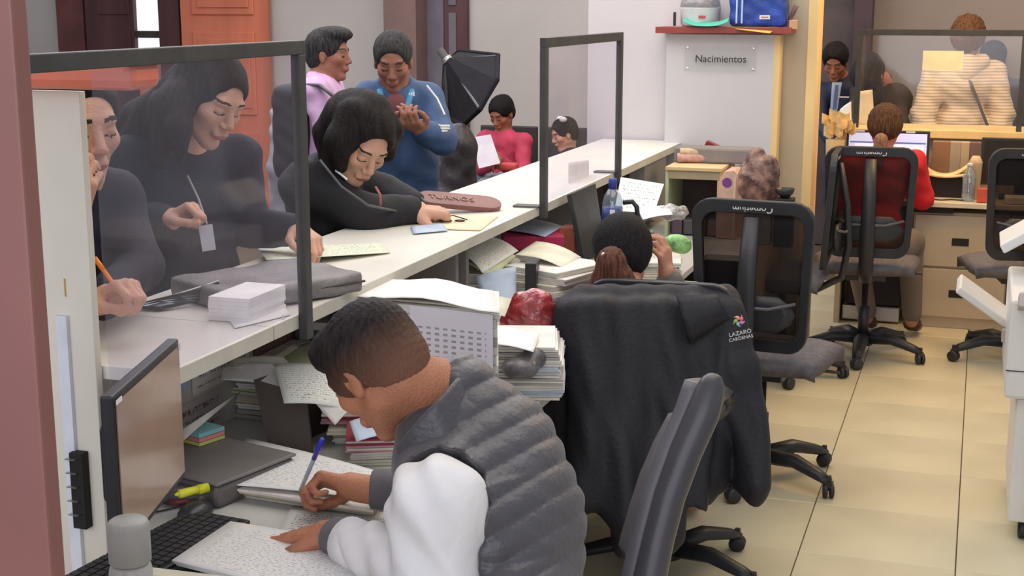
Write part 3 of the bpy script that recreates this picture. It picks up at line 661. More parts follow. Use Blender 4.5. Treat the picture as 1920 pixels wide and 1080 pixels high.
part('stand_base', G().lathe([(.10, 0), (.10, .008), (.03, .012)], (cm.x-nrmv.x*.03, cm.y-nrmv.y*.03, DZ+.0005), 28), M_plast, t, smooth=False)
part('sticker', G().box(b+ex*.02+nrmv*.003-Vector((0, 0, .012)), (.03, .001, .008), Rm), M_white, t)
part('sticker', G().box(a-ex*.012+nrmv*.003-Vector((0, 0, .014)), (.012, .001, .014), Rm), M_white, t)
# thermos
t = thing('thermos', 'pale grey thermos flask with a ribbed screw lid at the bottom left', 'flask', (-1.209, 1.736, DZ), world=True)
part('body', G().lathe([(.030, 0), (.0335, .003), (.0335, .165), (.031, .175), (.029, .178)], (-1.209, 1.736, DZ+.001), 36), mat('thermos_grey', (176, 174, 168), .35), t, smooth=True)
part('lid', G().lathe([(.030, .180), (.0325, .183), (.0325, .240), (.030, .247), (.026, .250), (.0, .251)], (-1.209, 1.736, DZ+.001), 36), mat('lid_grey', (160, 158, 152), .45), t, smooth=True)
# keyboard, mouse
t = thing('keyboard', 'black keyboard lying under the edge of the handwritten notebook', 'keyboard', (-1.43, 2.12, DZ), world=True)
Rk = Matrix.Rotation(-.10, 3, 'Z')
part('case', G().box((-1.43, 2.12, DZ+.010), (.145, .44, .016), Rk), M_plast, t, bev=.003)
g = G()
for i in range(6):
    for j in range(21): g.box(Vector((-1.43, 2.12, DZ+.020))+Rk @ Vector((-.056+i*.0215, -.20+j*.0198, 0)), (.0175, .016, .006), Rk)
o = part('keys', g, mat('key_black', (56, 55, 58), .5), t); o['kind'] = 'stuff'
t = thing('mouse', 'black computer mouse at the end of the keyboard', 'mouse', (-1.499, 2.40, DZ), world=True)
p = at(366, 958, Z=DZ+.015)
g = G().ball((p.x, p.y, DZ+.010), .05, 20, 0, (.62, 1.0, .52)); g.v = [(x, y, max(z, DZ+.001)) for x, y, z in g.v]; part('shell', g, mat('mouse_black', (50, 49, 52), .25), t, smooth=True)
part('cable', G().tube([(p.x-.005, p.y+.045, DZ+.006), (p.x-.05, p.y+.05, DZ+.004), (p.x-.10, p.y-.02, DZ+.004), (p.x-.11, p.y-.12, DZ+.004)], .002, 6), M_plast, t, smooth=True)
part('wheel', G().lathe([(.008, -.003), (.008, .003)], (p.x, p.y+.028, DZ+.030), 12, axis=(1, 0, 0)), M_plast_g, t)
# highlighter and pens
def pen(name, a, b, r, mb, mc, label, tip=True, cat='pen'):
    a, b = Vector(a), Vector(b); t = thing(name, label, cat, tuple((a+b)/2), world=True); d = (b-a)
    part('barrel', G().tube([a+d*.12, a+d*.72], r, 10), mb, t, smooth=True); part('cap', G().tube([a+d*.70, b], r*1.15, 10), mc, t, smooth=True)
    part('tip', G().tube([a, a+d*.05, a+d*.13], [r*.25, r*.4, r*.9], 8), mc if tip else M_metal, t, smooth=True); return t
pen('highlighter', at(328, 928, Z=DZ+.05), at(390, 914, Z=DZ+.05), .009, mat('yellow_plastic', (226, 222, 62), .4), mat('yellow_cap', (214, 214, 50), .4), 'yellow highlighter lying beside the monitor foot', cat='marker')
pen('marker_pen', at(306, 943, Z=DZ+.01), at(388, 938, Z=DZ+.01), .006, mat('maroon_barrel', (120, 52, 60), .4), M_plast, 'dark red marker lying in front of the yellow highlighter')
solo('pen_rest', G().box(at(362, 922, Z=DZ+.022), (.16, .05, .036), Matrix.Rotation(.3, 3, 'Z')), M_plast_g, 'small grey holder under the yellow highlighter', 'holder', bev=.006)
# grey box with the sticky notes on it
p = at(415, 850, Z=.82)
t = thing('desk_box', 'dark grey flat plastic box holding the sticky note block', 'box', (p.x, p.y, DZ), world=True)
part('body', G().box((p.x-.02, p.y-.0, DZ+.026), (.26, .24, .050), Matrix.Rotation(-.25, 3, 'Z')), mat('grey_box', (104, 98, 96), .55), t, bev=.012)
part('lid', G().box((p.x-.02, p.y-.0, DZ+.055), (.265, .245, .008), Matrix.Rotation(-.25, 3, 'Z')), mat('grey_box_lid', (120, 114, 112), .5), t, bev=.004)
p = at(376, 812, Z=.825); t = thing('sticky_notes', 'block of sticky notes in teal, pink and yellow layers', 'notes', (p.x, p.y, .809), world=True)
Rs = Matrix.Rotation(-.30, 3, 'Z')
for z, h, c, n in ((.8100, .008, (196, 200, 110), 'yellow'), (.8190, .009, (222, 138, 142), 'pink'), (.8290, .010, (140, 196, 196), 'teal')):
    part('note_layer', G().box((p.x, p.y, z+h/2), (.076, .076, h*.95), Rs), mat('note_'+n, c, .7), t, label=n+' notes')
# sheets around the writer
pa = lambda x, y, z: at(x, y, Z=z)
z = DZ+.0005
for k, (q, hh) in enumerate(((5, .008), (2, .010), (0, .006), (1, .006))):
    cs = [pa(*c, z+.01) for c in ((462+k*3, 830-k*2), (760, 900), (700, 962-k*3), (392-k*4, 915-k*4))]
    g = G().grid(quad((cs[3], cs[2], cs[1], cs[0])), 2, 2, hh*.9); g.v = [(x, y, zz-.01+hh) for x, y, zz in g.v]
    solo('folder', g, M_f[q], FN[q]+' folder under the tilted handwritten sheet, '+('lowest', 'second lowest', 'third lowest', 'uppermost')[k], 'folder', 'folders under the handwritten sheet'); z += hh
sheet('handwritten_sheet', [pa(462, 821, .792), pa(742, 893, .788), pa(706, 938, .786), pa(379, 905, .787)], Mpap_w, 'handwritten sheet tilted on the pile left of the writing hand', bend=.004)
sheet('form_sheet', [pa(548, 948, DZ+.004), pa(742, 962, DZ+.004), pa(712, 1060, DZ+.004), pa(500, 1030, DZ+.004)], Mpap_t, 'form under both hands of the writing man, being filled in')
t = thing('notebook', 'open handwritten notebook at the bottom edge in front of the writing man', 'notebook', tuple(pa(500, 1040, DZ)), world=True)
cs = [pa(432, 977, .784), pa(712, 1030, .780), pa(640, 1135, .778), pa(322, 1050, .783)]
for k in range(3):
    dz = Vector((0, 0, -.005*k)); part('page', G().grid(quad((cs[3]+dz+Vector((.002*k, .004*k, 0)), cs[2]+dz, cs[1]+dz, cs[0]+dz), 8, .003), 8, 8, .0035), Mpap_w, t, smooth=True)
solo('ruler', G().box(at(330, 1078, Z=.79), (.20, .03, .004), Matrix.Rotation(.05, 3, 'Z')), M_f[5], 'cream plastic ruler poking in at the bottom edge', 'ruler')
# organiser with stacks behind the tilted sheet
t = thing('document_tray', 'dark brown upright document tray holding leaning files', 'tray', (-1.52, 2.95, DZ), world=True)
TL, TR, BR, BL = pt(478, 712, 3.30), pt(576, 740, 3.27), pt(592, 885, 3.22), pt(512, 860, 3.25)
part('front_plate', G().grid(quad((TL, TR, BR, BL)), 2, 2, .01), mat('tray_brown', (78, 68, 62), .5), t)
bk = Vector((.06, .30, 0)); part('side_plate', G().grid(quad((TL, TL+bk, BL+bk, BL)), 2, 2, .006), mat('tray_brown', (0, 0, 0)), t); part('floor_plate', G().grid(quad((BL, BR, BR+bk, BL+bk)), 2, 2, .004), mat('tray_brown', (0, 0, 0)), t)
zz = stack(-1.63, 3.15, DZ+.001, [2, 2, 1, 0, 2, 7, 1, 2, 1, 1], 'folder in the tall stack left of the brown tray', 'tall folder stack by the brown tray', sx=.23, sy=.33, rz=-.03, h=(.0105, .0145), wob=.006)
zz2 = stack(-1.37, 3.05, DZ+.001, [1, 0, 5, 4, 6, 1, 7, 2, 1], 'file in the stack right of the brown tray', 'files right of the brown tray', sx=.23, sy=.33, rz=.35, h=(.012, .02), wob=.016)
stack(-1.26, 2.86, DZ+.001, [5, 1, 4, 6], 'booklet in the low pile under the chin', 'booklets under the chin', sx=.19, sy=.18, rz=.45, h=(.012, .018), wob=.006, name='booklet')
sheet('blue_form', [pt(655, 790, 3.16), pt(700, 782, 3.2), pt(745, 812, 3.12), pt(668, 828, 3.08)], M_f[3], 'pale blue form lying on the booklets under the chin', bend=.004)
z1 = max(zz, zz2)
zq = .965
sheet('typed_sheet', [pt(512, 682, 3.35), pt(640, 690, 3.32), pt(648, 752, 3.18), pt(532, 742, 3.20)], Mpap_t, 'typed sheet drooping over the brown tray', bend=.006, droop=lambda u, v: .018*(1-v)**2)
sheet('loose_sheet', [pt(418, 688, 3.42), pt(512, 680, 3.38), pt(545, 730, 3.28), pt(415, 712, 3.32)], Mpap_w, 'loose white sheets sticking out left over the tall folder stack', bend=.006)
sheet('loose_sheet', [pt(438, 672, 3.46), pt(530, 668, 3.42), pt(560, 700, 3.36), pt(428, 690, 3.38)], M_f[1], 'second white sheet under the green folder on the tall stack', bend=.004)
sheet('hanging_sheet', [pt(575, 738, 3.22), pt(668, 752, 3.2), pt(664, 760, 3.18), pt(628, 797, 3.16)], M_f[1], 'folded white sheet corner hanging like a triangle over the stack', bend=.002)
sheet('green_folder', [pt(565, 646, 3.62), pt(650, 650, 3.56), pt(650, 696, 3.40), pt(500, 690, 3.44)], M_f[7], 'pale green folder lying open on the stack behind the man\'s forehead', bend=.012)
sheet('cream_sheet', [pt(545, 648, 3.60), pt(565, 650, 3.6), pt(520, 690, 3.46), pt(475, 690, 3.46)], M_f[5], 'curled cream sheet at the left of the green folder', bend=.008)
sheet('leaning_sheet', [pt(340, 806, 3.05), pt(452, 735, 3.35), pt(440, 745, 3.34), pt(345, 825, 3.02)], M_f[1], 'narrow white sheet leaning diagonally behind the sticky notes', bend=.002)
# board with plan prints under the counter edge
t = thing('notice_board', 'low pale board with printed plans and a light blue sheet below the counter edge', 'board', (-1.66, 2.6, DZ), world=True)
x_ = -1.750; part('board', G().bb((x_-.015, 2.30, DZ+.001), (x_, 3.10, CZ-.035)), M_lam_edge, t)
def vsheet(y0, y1, z0, z1, m, nm='print'): part(nm, G().grid(lambda u, v: (x_+.003, y0+(y1-y0)*u, z0+(z1-z0)*v), 2, 2, .001), m, t)
vsheet(2.80, 3.08, .86, 1.055, Mpap_n); vsheet(2.64, 2.79, .88, 1.05, M_f[3], 'blue_sheet'); vsheet(2.66, 2.94, .765, .85, written('plan_dark', (190, 180, 176), (120, 100, 100), 20, .5))
for k in range(5): part('slot', G().bb((x_+.004, 2.82+k*.055, .98+.012*k), (x_+.006, 2.829+k*.055, 1.01+.012*k)), M_dk, t)
t = thing('blue_grey_post', 'short blue-grey box standing against the divider under the counter', 'box', (-1.50, 2.9, DZ), world=True)
part('body', G().bb((-1.73, 3.325, DZ+.001), (-1.60, 3.345, CZ-.032)), mat('blue_grey', (128, 134, 138), .6), t)
# big paper bundle with printed table page behind the head
A = pt(768, 572, 3.36); B = pt(924, 590, 3.30); dn = Vector((0, 0, -1)); vw = (B-A).normalized(); bkv = Vector((-vw.y, vw.x, 0)).normalized()
bkv = Vector((B.x, B.y, 0)).normalized()
t = thing('paper_bundle', 'large bundle of paper with a printed number table on its front, behind the writing man', 'paper stack', tuple((A+B)/2), world=True)
Hh = A.z-DZ-.002
for k in range(14):
    z0 = DZ+.002+k*Hh/14; o_ = random.uniform(-.006, .006); c0 = A-vw*(.16+o_); c1 = B+vw*(.012+o_)
    c0 = Vector((c0.x, c0.y, z0)); c1 = Vector((c1.x, c1.y, z0)); f = bkv*.01
    g = G(); pl = [c0+f, c1+f, c1+bkv*.24, c0+bkv*.24]; h_ = Hh/14*.93
    g.add([Vector((p.x, p.y, z0)) for p in pl]+[Vector((p.x, p.y, z0+h_)) for p in pl], [(3, 2, 1, 0), (4, 5, 6, 7), (0, 1, 5, 4), (1, 2, 6, 5), (2, 3, 7, 6), (3, 0, 4, 7)])
    part('paper_block', g, M_f[(1, 1, 2, 1)[k % 4]], t)
part('table_page', G().grid(quad((A+dn*(A.z-DZ-.01)*.98, B+dn*(B.z-DZ-.01)*.98, B, A), 4), 4, 4, .001), Mpap_p, t, label='page with printed number table')
up3 = Vector((0, 0, 1))
sheet('top_sheet', [A-vw*.09+bkv*.23+up3*.014, B+vw*.0+bkv*.24+up3*.012, B+vw*.018-bkv*.006+up3*.010, A-vw*.17+up3*.008], M_paper, 'topmost white sheets on the big paper bundle', bend=.008, droop=lambda u, v: .005*math.sin(9*u))
sheet('under_sheet', [A-vw*.13+bkv*.22+up3*.004, B+vw*.05+bkv*.2+up3*.004, B+vw*.03-bkv*.008+up3*.003, A-vw*.15+bkv*.03+up3*.003], M_f[5], 'cream sheet just under the topmost white sheets of the big bundle', bend=.003, droop=lambda u, v: .003*math.sin(7*u))
t = thing('binder_clips', 'pair of black binder clips with wire handles on the papers left of the bundle', 'clip', tuple(pt(640, 590, 3.5)), world=True)
for x, y in ((628, 586), (646, 577)):
    p = pt(x, y, 3.52); part('clip_body', G().prism([(p.y-.012, p.z-.024), (p.y+.012, p.z-.024), (p.y+.002, p.z+.004), (p.y-.002, p.z+.004)], 0, p.x-.014, p.x+.014), M_plast, t, bev=.001)
    part('clip_handle', G().tube([p+Vector((-.008, 0, .004)), p+Vector((-.007, 0, .03)), p+Vector((-.004, 0, .042)), p+Vector((.004, 0, .042)), p+Vector((.007, 0, .03)), p+Vector((.008, 0, .004))], .0016, 6), M_metal, t, smooth=True)
solo('folder', G().box(pt(650, 606, 3.54)+Vector((.0, .03, -.004)), (.16, .14, .02)), M_f[2], 'grey folder the binder clips stand on', 'folder')
stack(pt(650, 620, 3.56).x, pt(650, 620, 3.56).y+.03, DZ+.001, [2, 2, 0, 2, 2, 1, 2], 'file in the pile under the binder clips', 'files under the binder clips', sx=.16, sy=.14, h=(.016, .022), wob=.006)
# stacks right of the bundle
p = pt(975, 640, 3.75); zs = stack(p.x, p.y+.04, DZ+.001, [1, 3, 1, 2, 1, 3, 1, 2, 1], 'file right of the big paper bundle', 'files right of the paper bundle', sx=.20, sy=.26, rz=.3, h=(.012, .02), wob=.012)
sheet('envelope', [pt(925, 610, 3.78), pt(1012, 628, 3.74), pt(1000, 660, 3.60), pt(925, 645, 3.62)], M_paper, 'white envelope sloping on the files beside the red bag', bend=.004)
solo('dark_pouch', (lambda F_: F_.mesh(.008))(Field(.02).ell(pt(975, 690, 3.62), (.05, .045, .03)).ell(pt(1000, 672, 3.66), (.035, .04, .03))), mat('dark_pouch_m', (96, 92, 94), .3, 0, .3, 30), 'crumpled dark plastic pouch under the white envelope', 'pouch')
# red plastic bag
p = A_(pt(998, 590, 4.02)); F_ = Field(.02)
for d, r in (((0, 0, 0), .062), ((.045, .01, -.02), .05), ((-.045, 0, -.02), .05), ((.02, 0, .04), .042), ((-.03, 0, .035), .036)): F_.ell(p+A_(d), (r, r*.9, r*.95))
F_.disp = lambda X, Y, Z: .004*np.sin(X*95+2*np.sin(Z*70))*np.sin(Z*80+Y*50)
solo('red_bag', F_.mesh(.006), mat('red_film', (156, 50, 54), .12, 0, .25, 18, .5, 60, .7, coat=.8), 'shiny red plastic bag wrapped in clear film on the files', 'bag')
stack(p[0]-.01, p[1]+.02, DZ+.001, [1, 2, 1, 2, 1, 1], 'file under the red plastic bag', 'files under the red bag', sx=.18, sy=.24, rz=-.2, h=(.016, .021), wob=.01)
# piles further along the desk
p = pt(915, 520, 4.5); zs = stack(p.x-.03, p.y+.06, DZ+.001, [1, 1, 5, 1, 2, 1, 1, 5, 1, 1, 1], 'file in the tall pile below the brown plaque', 'tall pile below the brown sign', sx=.20, sy=.30, rz=.2, h=(.014, .022), wob=.012)
sheet('white_sheet', [pt(912, 442, 4.72), pt(972, 470, 4.62), pt(905, 512, 4.36), pt(862, 476, 4.46)], Mpap_t, 'white printed sheets fanned on top of the tall pile below the sign', bend=.01)
sheet('cream_sheet', [pt(905, 452, 4.7), pt(968, 480, 4.58), pt(918, 524, 4.34), pt(866, 490, 4.44)], M_f[7], 'pale yellow-edged sheet under the fanned printed sheets', bend=.008)
sheet('hanging_paper', [pt(890, 520, 4.34), pt(968, 500, 4.36), pt(968, 600, 4.26), pt(930, 610, 4.24)], M_f[3], 'bluish white paper hanging down the side of the tall pile', bend=.01)
p = pt(1035, 530, 4.45); stack(p.x, p.y+.03, DZ+.001, [2, 1, 2, 1, 1, 2, 2, 1, 5, 1, 1], 'file in the messy pile left of the ponytail', 'messy pile by the ponytail', sx=.22, sy=.26, rz=-.35, h=(.014, .022), wob=.02)
sheet('cream_top_sheet', [pt(1005, 452, 4.72), pt(1090, 482, 4.60), pt(1060, 505, 4.42), pt(965, 478, 4.50)], M_f[5], 'cream sheet on the messy pile left of the ponytail', bend=.012)
solo('binder', G().box(pt(998, 515, 4.36), (.035, .10, .09), Matrix.Rotation(.2, 3, 'Z')), M_plast, 'black binder block wedged between two paper piles', 'binder', bev=.003)
p = pt(995, 445, 5.0); solo('pink_folder', G().box((p.x, p.y+.02, .952), (.22, .20, .05), Matrix.Rotation(.35, 3, 'Z')), mat('magenta_card', (176, 44, 84), .5), 'magenta folder under a pale sheet on the desk by the counter', 'folder', bev=.004)
stack(p.x, p.y+.02, DZ+.001, [1, 2, 0, 1, 2, 1, 5, 1], 'file stacked under the magenta folder', 'files under the magenta folder', sx=.2, sy=.2, rz=.35, h=(.017, .021), wob=.008)
sheet('pale_sheet', [at(965, 406, Z=.984), at(1056, 424, Z=.982), at(1022, 444, Z=.98), at(930, 431, Z=.98)], M_f[3], 'pale greenish sheet lying on the magenta folder', bend=.006)
solo('orange_box', G().box(pt(1068, 455, 5.05), (.06, .08, .12)), mat('orange_card', (176, 100, 78), .6), 'small orange-brown carton behind the piles', 'carton', bev=.003)
# second monitor
a = pt(1104, 352, 5.05); b = pt(1040, 388, 4.95)
c_ = [pt(1062, 366, 4.98), pt(1108, 346, 5.22), pt(1128, 478, 5.15), pt(1088, 492, 4.92)]
t = thing('monitor', 'dark-framed monitor seen from the side beyond the ponytail, left of the water bottle', 'monitor', (c_[2].x, c_[2].y, DZ), world=True)
part('housing', G().grid(quad((c_[0], c_[1], c_[2], c_[3])), 2, 2, .02), M_plast, t, bev=.002)
cc = sum(c_, Vector())/4; ii = [cc+(q-cc)*.88 for q in c_]; nn_ = (c_[1]-c_[0]).cross(c_[3]-c_[0]).normalized(); nn_ = nn_ if nn_.x*(0-cc.x)+nn_.y*(0-cc.y) > 0 else -nn_
part('screen', G().grid(quad([q+nn_*.004 for q in ii]), 2, 2, .002).grid(quad([q+nn_*.0038 for q in ii]), 1, 1, .0005), mat('screen_grey_reflection', (134, 122, 130), .2, 0, .2, 4), t, label='dull grey reflecting screen')  # dull grey reflection painted as the screen's base colour
part('stand', G().tube([cc-Vector((0, 0, .05))-nn_*.03, Vector((cc.x, cc.y, DZ+.01))-nn_*.03], .02, 10), M_plast, t); part('stand_base', G().lathe([(.09, 0), (.09, .01)], (cc.x-nn_.x*.03, cc.y-nn_.y*.03, DZ+.001), 20), M_plast, t)
M_pet = glassmat('clear_plastic', (236, 244, 248), .16, (190, 205, 215), .08, .12)
def bottle(p, h, r, cap, label, lab=None, nm='water_bottle', lb=(.40, .64), sh=(.66, .77, .88)):
    t = thing(nm, label, 'bottle', p, world=True); x, y, z = p
    part('bottle_body', G().lathe([(r*.8, .0), (r, .008), (r, h*.30), (r*.93, h*.34), (r, h*.38), (r, h*sh[0]), (r*.8, h*sh[1]), (r*.38, h*sh[2]), (r*.36, h*.92)], p, 24), M_pet, t, smooth=True)
    part('water', G().lathe([(r*.75, .004), (r*.92, .01), (r*.92, h*.6)], p, 20), glassmat('water_m', (236, 244, 250), .08, (190, 205, 220), .05, .05) if 'water_m' not in MATS else MATS['water_m'], t, smooth=True)
    part('cap', G().lathe([(r*.42, h*.91), (r*.42, h*.99), (r*.36, h)], p, 18), cap, t, smooth=True)
    if lab: part('wrap_label', G().lathe([(r*1.01, h*lb[0]), (r*1.01, h*lb[1])], p, 24), lab, t, smooth=True); q = Vector((x, y, z+h*(lb[0]+lb[1])/2)); f = Vector((-x, -y, 0)).normalized(); part('label_mark', G().box(q+f*(r*1.02), (.018, .003, h*.14), Matrix.Rotation(math.atan2(-f.x, f.y), 3, 'Z')), M_white, t)
    return t
p = pt(1148, 412, 4.95); bottle((p.x, p.y, DZ+.001), pt(1148, 333, 4.95).z-DZ, .036, mat('blue_cap', (58, 66, 150), .4), 'water bottle with blue cap and blue label behind the ponytail', mat('blue_label', (40, 62, 120), .4), lb=(.60, .76), sh=(.80, .86, .92))
solo('letter_sheet', G().grid(quad([pt(1152, 395, 5.35), pt(1226, 400, 5.3), pt(1245, 345, 5.42), pt(1164, 332, 5.45)]), 4, 4, .001), written('letter_page', (222, 226, 222), (140, 144, 146), 60, .42), 'printed letter propped upright behind the water bottle', 'paper')
solo('letter_prop', G().box((pt(1195, 398, 5.5).x, pt(1195, 398, 5.5).y+.03, DZ+.075), (.12, .05, .147)), M_greyp, 'grey letter holder behind the propped letter', 'holder', bev=.004)
t = thing('tape_dispenser', 'black tape dispenser with curved handle right of the water bottle', 'dispenser', tuple(pt(1185, 410, 5.05)), world=True)
part('handle', G().tube([pt(1168, 380, 5.05), pt(1186, 378, 5.05), pt(1194, 388, 5.05), pt(1196, 412, 5.05)], .009, 10), M_plast, t, smooth=True)
q = pt(1182, 420, 5.05); part('base', G().bb((q.x-.035, q.y-.02, DZ+.001), (q.x+.025, q.y+.02, q.z-.02)), M_plast, t, bev=.008)
p = pt(1228, 430, 5.1); stack(p.x, p.y, DZ+.001, [1, 2, 1, 5, 1, 1, 1], 'file right of the ponytail woman', 'files by the ponytail woman', sx=.18, sy=.22, rz=.2, h=(.014, .02), wob=.014)
sheet('white_sheet', [pt(1196, 392, 5.3), pt(1252, 385, 5.35), pt(1262, 402, 5.15), pt(1205, 412, 5.1)], M_paper, 'white sheet on the files behind the raised hand', bend=.004)
solo('film_wrap', (lambda F_: F_.mesh(.007))((lambda F_: (setattr(F_, 'disp', lambda X, Y, Z: .006*np.sin(X*110)*np.sin(Z*90+Y*60)), F_)[1])(Field(.02).ell(pt(1262, 398, 5.3), (.06, .05, .03)))), mat('crumpled_film', (170, 168, 168), .15, .2, .3, 30, .5, 80), 'crumpled clear film by the tall mesh chair', 'wrapper')
solo('green_packet', (lambda F_: F_.mesh(.007))(Field(.02).ell(pt(1268, 455, 4.75), (.045, .03, .03)).ell(pt(1280, 462, 4.75), (.03, .03, .025))), mat('green_film', (140, 190, 120), .25, 0, .35, 30, .4, 80), 'green and white plastic packet beside the raised hand', 'packet')
solo('clear_tub', G().lathe([(.03, 0), (.04, .06), (.042, .065)], at(1236, 475, Z=DZ+.03)-Vector((0, 0, .029)), 20), M_pet, 'clear plastic cup beside the raised hand', 'cup', smooth=True)
p = pt(1262, 480, 4.8); stack(p.x, p.y, DZ+.001, [5, 1, 5, 7], 'file under the green packet', 'files under the green packet', sx=.14, sy=.22, h=(.014, .02), wob=.01)
# carton and goods at the far end of the desk
a = pt(1248, 362, 6.3); b = pt(1352, 362, 6.2)
t = thing('carton_tray', 'open tan carton tray with rolled papers on top at the far end of the desk', 'carton', (a.x, a.y, DZ), world=True)
zt2 = pt(1300, 312, 6.3).z
part('shelf_top', G().bb((a.x, a.y-.02, zt2-.012), (b.x, a.y+.34, zt2+.004)), mat('carton_tan', (206, 176, 132), .7), t, bev=.002)
part('side', G().bb((a.x, a.y-.01, DZ+.001), (a.x+.015, a.y+.33, zt2-.012)), mat('pale_green_card', (188, 196, 160), .7), t)
part('side', G().bb((b.x-.02, a.y-.01, DZ+.001), (b.x-.004, a.y+.33, zt2-.012)), mat('carton_tan', (0, 0, 0)), t)
part('back', G().bb((a.x, a.y+.31, DZ+.001), (b.x, a.y+.33, zt2-.012)), mat('carton_inside', (92, 80, 80), .8), t)
part('lip', G().bb((a.x+.01, a.y-.012, zt2-.05), (b.x-.01, a.y-.004, zt2-.012)), mat('carton_band', (160, 146, 116), .8), t)
for k in range(4): solo('small_packet', G().box((a.x+.05+.055*k, a.y+.06, DZ+.04), (.05, .08, .07)), mat('packet%d' % k, ((96, 78, 92), (84, 84, 84), (112, 78, 70), (150, 112, 108))[k], .5), ('plum', 'charcoal', 'brown', 'rosy')[k]+' packet inside the open tan carton', 'packet', bev=.006)
c_ = pt(1368, 345, 6.2); t = thing('cake_carton', 'pinkish carton with an arched side and purple dot beside the patterned bag', 'carton', (c_.x, c_.y, DZ), world=True)
zt3 = pt(1368, 318, 6.2).z; pr = [(c_.x-.05, DZ+.001), (c_.x+.04, DZ+.001), (c_.x+.045, zt3-.02), (c_.x+.02, zt3), (c_.x-.02, zt3-.004), (c_.x-.046, zt3-.05)]
g = G(); g.prism([(x, z_) for x, z_ in pr], 1, c_.y-.02, c_.y+.20); part('carton_body', g, mat('pink_carton', (206, 168, 150), .6, 0, .1, 20), t, bev=.003)
part('printed_dot', G().lathe([(.022, 0), (.022, .002)], (c_.x-.008, c_.y-.0205, zt3-.055), 18, axis=(0, -1, 0)), mat('purple_ink', (122, 62, 130), .6), t)
part('side_stripe', G().bb((c_.x+.022, c_.y-.023, DZ+.01), (c_.x+.032, c_.y-.019, zt3-.03)), mat('carton_cream', (222, 196, 164), .6), t)
for k, (x0, y0, x1, y1, r, c0) in enumerate(((1270, 298, 1340, 308, .022, (196, 152, 138)), (1275, 290, 1330, 296, .018, (204, 176, 140)), (1345, 300, 1385, 305, .016, (200, 180, 168)))):
    u, v = pt(x0, y0, 6.4), pt(x1, y1, 6.4); u.z = v.z = zt2+.006+r+(.03 if k == 1 else 0)
    solo('paper_roll', G().tube([u, v], r, 14), mat('roll%d' % k, c0, .6, 0, .12, 30), ('pink paper roll lying on the tan carton', 'tan paper roll lying over the pink roll', 'short pale roll at the right end of the tan carton')[k], 'roll', smooth=True)
solo('red_box', G().box((pt(1330, 300, 6.5).x, pt(1330, 300, 6.5).y+.06, zt2+.05), (.075, .05, .06), Matrix.Rotation(.4, 3, 'Y')), mat('dark_red_card', (130, 38, 48), .5), 'small dark red box tilted on the tan carton', 'box', bev=.002)
solo('grey_case', G().bb((a.x+.0, a.y+.16, zt2+.005), (b.x+.1, a.y+.30, zt2+.075)), M_greyp, 'long grey case behind the rolls on the tan carton', 'case', bev=.01)
p = A_(pt(1424, 350, 6.05)); F_ = Field(.03)
for d, r in (((0, .02, .0), (.085, .07, .10)), ((.02, .02, .07), (.06, .05, .07)), ((-.035, .02, .09), (.03, .03, .05)), ((-.045, .02, .02), (.05, .05, .10)), ((.0, .02, .13), (.018, .018, .035)), ((-.03, .02, .135), (.02, .012, .03))): F_.ell(p+A_(d), r)
F_.disp = lambda X, Y, Z: .005*np.sin(X*60+2*np.sin(Z*30))*np.sin(Z*34+Y*40)+.002*np.sin(X*130+Z*50)
mb_ = mat('patterned_film', (84, 50, 44), .3, 0, .5, 22, .5, 70, .4, col2=(156, 118, 104))
solo('patterned_bag', F_.mesh(.007), mb_, 'brown and silver patterned plastic bag knotted at the top', 'bag')
solo('bag_riser', G().bb((p[0]-.06, p[1]-.03, DZ+.001), (p[0]+.06, p[1]+.07, p[2]-.085)), M_greyp, 'grey carton under the patterned bag', 'carton', bev=.004)
p = pt(1472, 362, 6.0); solo('bowl', G().lathe([(.018, 0), (.035, .02), (.042, .04), (.039, .04), (.032, .02), (.0, .008)], (p.x, p.y, p.z-.02), 24), M_plast, 'small black bowl right of the patterned bag', 'bowl', smooth=True)
solo('bowl_stand', G().bb((p.x-.04, p.y-.04, DZ+.001), (p.x+.04, p.y+.04, p.z-.021)), M_dk, 'dark block under the small black bowl', 'box', bev=.004)

# ------------------------------------------------------------------ things on the name board shelf
zs_ = at(1300, 50, Y=6.86).z+.0015
def sx_(x, y=6.92): return at(x, 40, Y=y).x
t = thing('plastic_tub', 'white plastic tub with a clear lid on the red-brown shelf', 'container', (sx_(1310), 6.92, zs_), world=True)
part('tub_body', G().lathe([(.085, 0), (.095, .01), (.10, .085), (.103, .09)], (sx_(1312), 6.93, zs_), 28), M_white, t, smooth=True)
part('tub_lid', G().lathe([(.10, .092), (.095, .12), (.07, .16), (.0, .17)], (sx_(1312), 6.93, zs_), 28), glassmat('lid_clear', (225, 225, 228), .4, (170, 168, 170), .2, .08), t, smooth=True)
q = (sx_(1323), 6.826, zs_+.045); part('red_label', G().box(q, (.035, .004, .014)), mat('red_print', (176, 70, 74), .5), t)
solo('teal_dish', G().grid(lambda u, v: (sx_(1290)+(sx_(1372)-sx_(1290))*u, 6.80+.05*v, zs_+.004+.022*abs(2*u-1)**3+.02*v), 12, 4, .004), mat('teal_plastic', (92, 190, 164), .4), 'shallow teal dish in front of the white tub', 'dish', smooth=True)
solo('black_post', G().box((sx_(1268), 6.88, zs_+.035), (.010, .03, .068)), M_plast, 'short black upright piece at the left end of the shelf', 'block', bev=.004)
t = thing('blue_bag', 'blue sports bag with two pale stripes and a white patch on the shelf', 'bag', (sx_(1422), 6.92, zs_), world=True)
F_ = Field(.03); cx = sx_(1422)
F_.box((cx, 6.93, zs_+.11), (.115, .045, .09), None, .022); F_.disp = wrk(.003, 50)
part('bag_body', F_.mesh(.009), mat('blue_nylon', (44, 72, 158), .45, 0, .15, 10, .3, 120), t)
